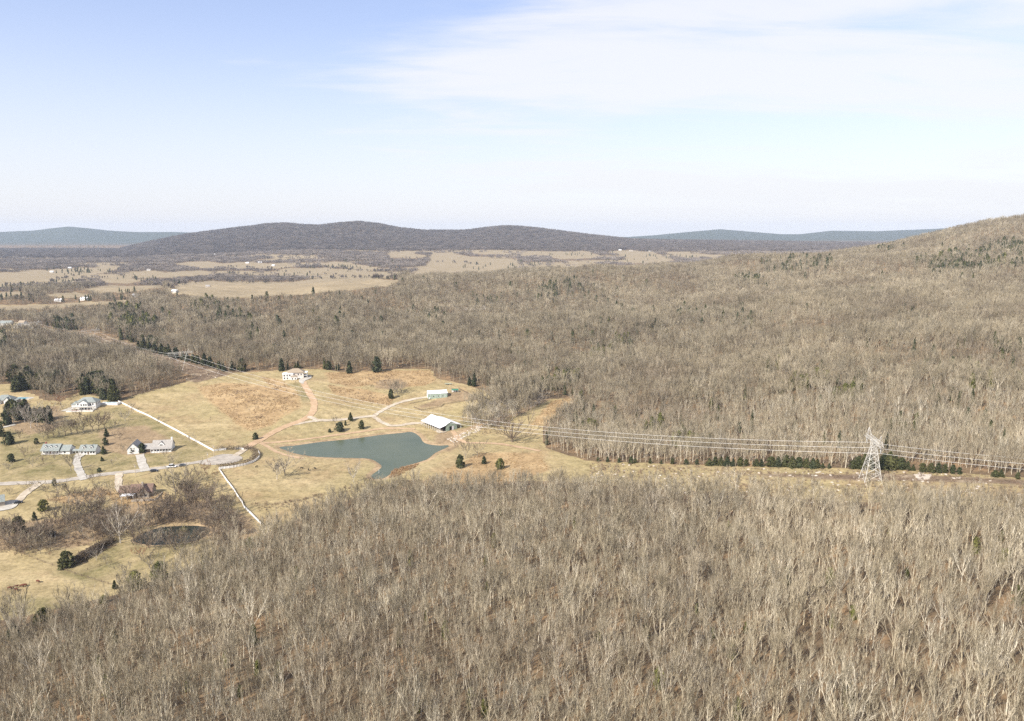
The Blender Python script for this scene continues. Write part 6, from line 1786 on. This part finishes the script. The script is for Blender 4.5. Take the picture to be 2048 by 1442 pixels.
def cow_mesh(name, mat):
    me = bpy.data.meshes.new(name)
    V = [(0, 0, 1.05, .36, .42), (.45, 0, 1.05, .34, .42), (.8, 0, 1.1, .28, .34), (1.1, 0, 1.12, .17, .22), (1.35, 0, .95, .13, .16), (1.6, 0, .78, .09, .10), (-.45, 0, 1.08, .34, .38), (-.8, 0, 1.12, .26, .28),
         (-.95, 0, 1.05, .05, .05), (-1.0, 0, .55, .03, .03),
         (.7, .2, .72, .12, .12), (.7, .22, .35, .07, .07), (.72, .22, 0.02, .06, .06), (.7, -.2, .72, .12, .12), (.72, -.22, .35, .07, .07), (.7, -.22, 0.02, .06, .06),
         (-.75, .2, .75, .15, .15), (-.85, .22, .38, .07, .07), (-.78, .22, 0.02, .06, .06), (-.75, -.2, .75, .15, .15), (-.83, -.22, .38, .07, .07), (-.8, -.22, 0.02, .06, .06)]
    E = [(0, 1), (1, 2), (2, 3), (3, 4), (4, 5), (0, 6), (6, 7), (7, 8), (8, 9), (2, 10), (10, 11), (11, 12), (2, 13), (13, 14), (14, 15), (7, 16), (16, 17), (17, 18), (7, 19), (19, 20), (20, 21)]
    me.from_pydata([v[:3] for v in V], E, []); me.materials.append(MATS[mat])
    o = bpy.data.objects.new(name, me); COL.objects.link(o)
    md = o.modifiers.new('skin', 'SKIN'); md.use_smooth_shade = True
    for sv, v in zip(me.skin_vertices[0].data, V): sv.radius = (v[3], v[4])
    me.skin_vertices[0].data[0].use_root = True
    sb = o.modifiers.new('sub', 'SUBSURF'); sb.levels = sb.render_levels = 1
    dg = bpy.context.evaluated_depsgraph_get()
    m2 = bpy.data.meshes.new_from_object(o.evaluated_get(dg))
    bpy.data.objects.remove(o)
    if not m2.materials: m2.materials.append(MATS[mat])
    m2.polygons.foreach_set('use_smooth', [True] * len(m2.polygons))
    return m2
RED, BLACK = cow_mesh('cow', 'cow_red'), cow_mesh('cow', 'cow_black')
for u, v, a, l in [(20, 1179, 10, 'red brown cow, leftmost of the herd on the pasture'), (32, 1176, 40, 'red brown cow second from the herd\'s left end'), (33, 1182, 170, 'red brown cow standing lowest in the herd'),
                   (44, 1174.5, 5, 'red brown cow in the middle of the herd'), (50, 1173, 190, 'red brown cow at the right end of the herd'), (76, 1165.5, -20, 'red brown cow apart from and above the herd')]:
    tag(link('cow', RED, None, tuple(at(u, v)), (0, 0, R(a)), 1.05), l, 'cow', 'cattle on the lower pasture')
for u, v, a, l in [(513, 935, 60, 'black cow near the curved white fence'), (603, 938, 20, 'black cow beside the wide grey tree by the pond'), (617, 941, 100, 'black cow in the middle of the dam pasture'), (630, 938.5, 150, 'black cow farthest right on the dam pasture')]:
    tag(link('cow', BLACK, None, tuple(at(u, v)), (0, 0, R(a)), 0.95), l, 'cow', 'cattle by the pond')
p = at(758, 948)
o = link('depth_post', Buf().tube([(0, 0, -2), (0, 0, 2.2)], [.16, .14], 8, True).mesh('depth_post', 'white_paint'), None, (p[0], p[1], POND_Z))
tag(o, 'white post standing in the pond outlet', 'post')
# limestone ledge and boulders
def boulder(seed, s):
    rg = random.Random(seed); bf = Buf(); ns, rings = 7, 4; vs = []
    for i in range(rings + 1):
        ph = math.pi * i / rings
        for k in range(ns):
            a = 6.283 * k / ns; q = s * rg.uniform(.75, 1.1)
            vs.append((math.cos(a) * math.sin(ph) * q * 1.3, math.sin(a) * math.sin(ph) * q, math.cos(ph) * q * .6))
    fs = [(i * ns + k, (i + 1) * ns + k, (i + 1) * ns + (k + 1) % ns, i * ns + (k + 1) % ns) for i in range(rings) for k in range(ns)]
    bf.add(vs, fs)
    return bf.mesh('boulder', 'rock')
BLD = [boulder(i, 1.0) for i in range(4)]
pts, rs = fill([atxy([(930, 617), (990, 613), (985, 618), (935, 622)])], [26], 61)
scatter('rubble', pts + np.array([0, 0, 1.0]), rs.uniform(2, 4, len(pts)), BLD, 'pale limestone ledge showing through the ridge wood', 62)
pts, rs = fill([atxy([(1830, 950), (1860, 950), (1855, 958), (1840, 960)]), cutR, OPEN['cut'], atxy([(890, 880), (960, 850), (1000, 842), (985, 850), (910, 886)])], [10, 90, 60, 60], 63)
scatter('rubble', pts, rs.uniform(0.3, 1.0, len(pts)), BLD, 'pale stones and debris on the cleared strips and creek bed', 64)

# ------------------------------------------------------------------ haze in the air
m = bpy.data.materials.new('haze'); m.use_nodes = True
nt = m.node_tree; nt.nodes.clear()
pv = nt.nodes.new('ShaderNodeVolumePrincipled')
pv.inputs['Color'].default_value = (*HAZE_COLOR, 1)
pv.inputs['Density'].default_value = HAZE_DENSITY
pv.inputs['Anisotropy'].default_value = 0.0
mo = nt.nodes.new('ShaderNodeOutputMaterial'); nt.links.new(pv.outputs[0], mo.inputs['Volume'])
MATS['haze'] = m
try: m.volume_sampling = 'DISTANCE'
except Exception: pass
try: m.cycles.volume_sampling = 'DISTANCE'
except Exception: pass
hz = link('haze', Buf().box(-14300, 14300, -14300, 14300, -32, 275).mesh('haze', 'haze'))
tag(hz, 'thin bluish winter haze filling the air over the valley', None, None, 'stuff')
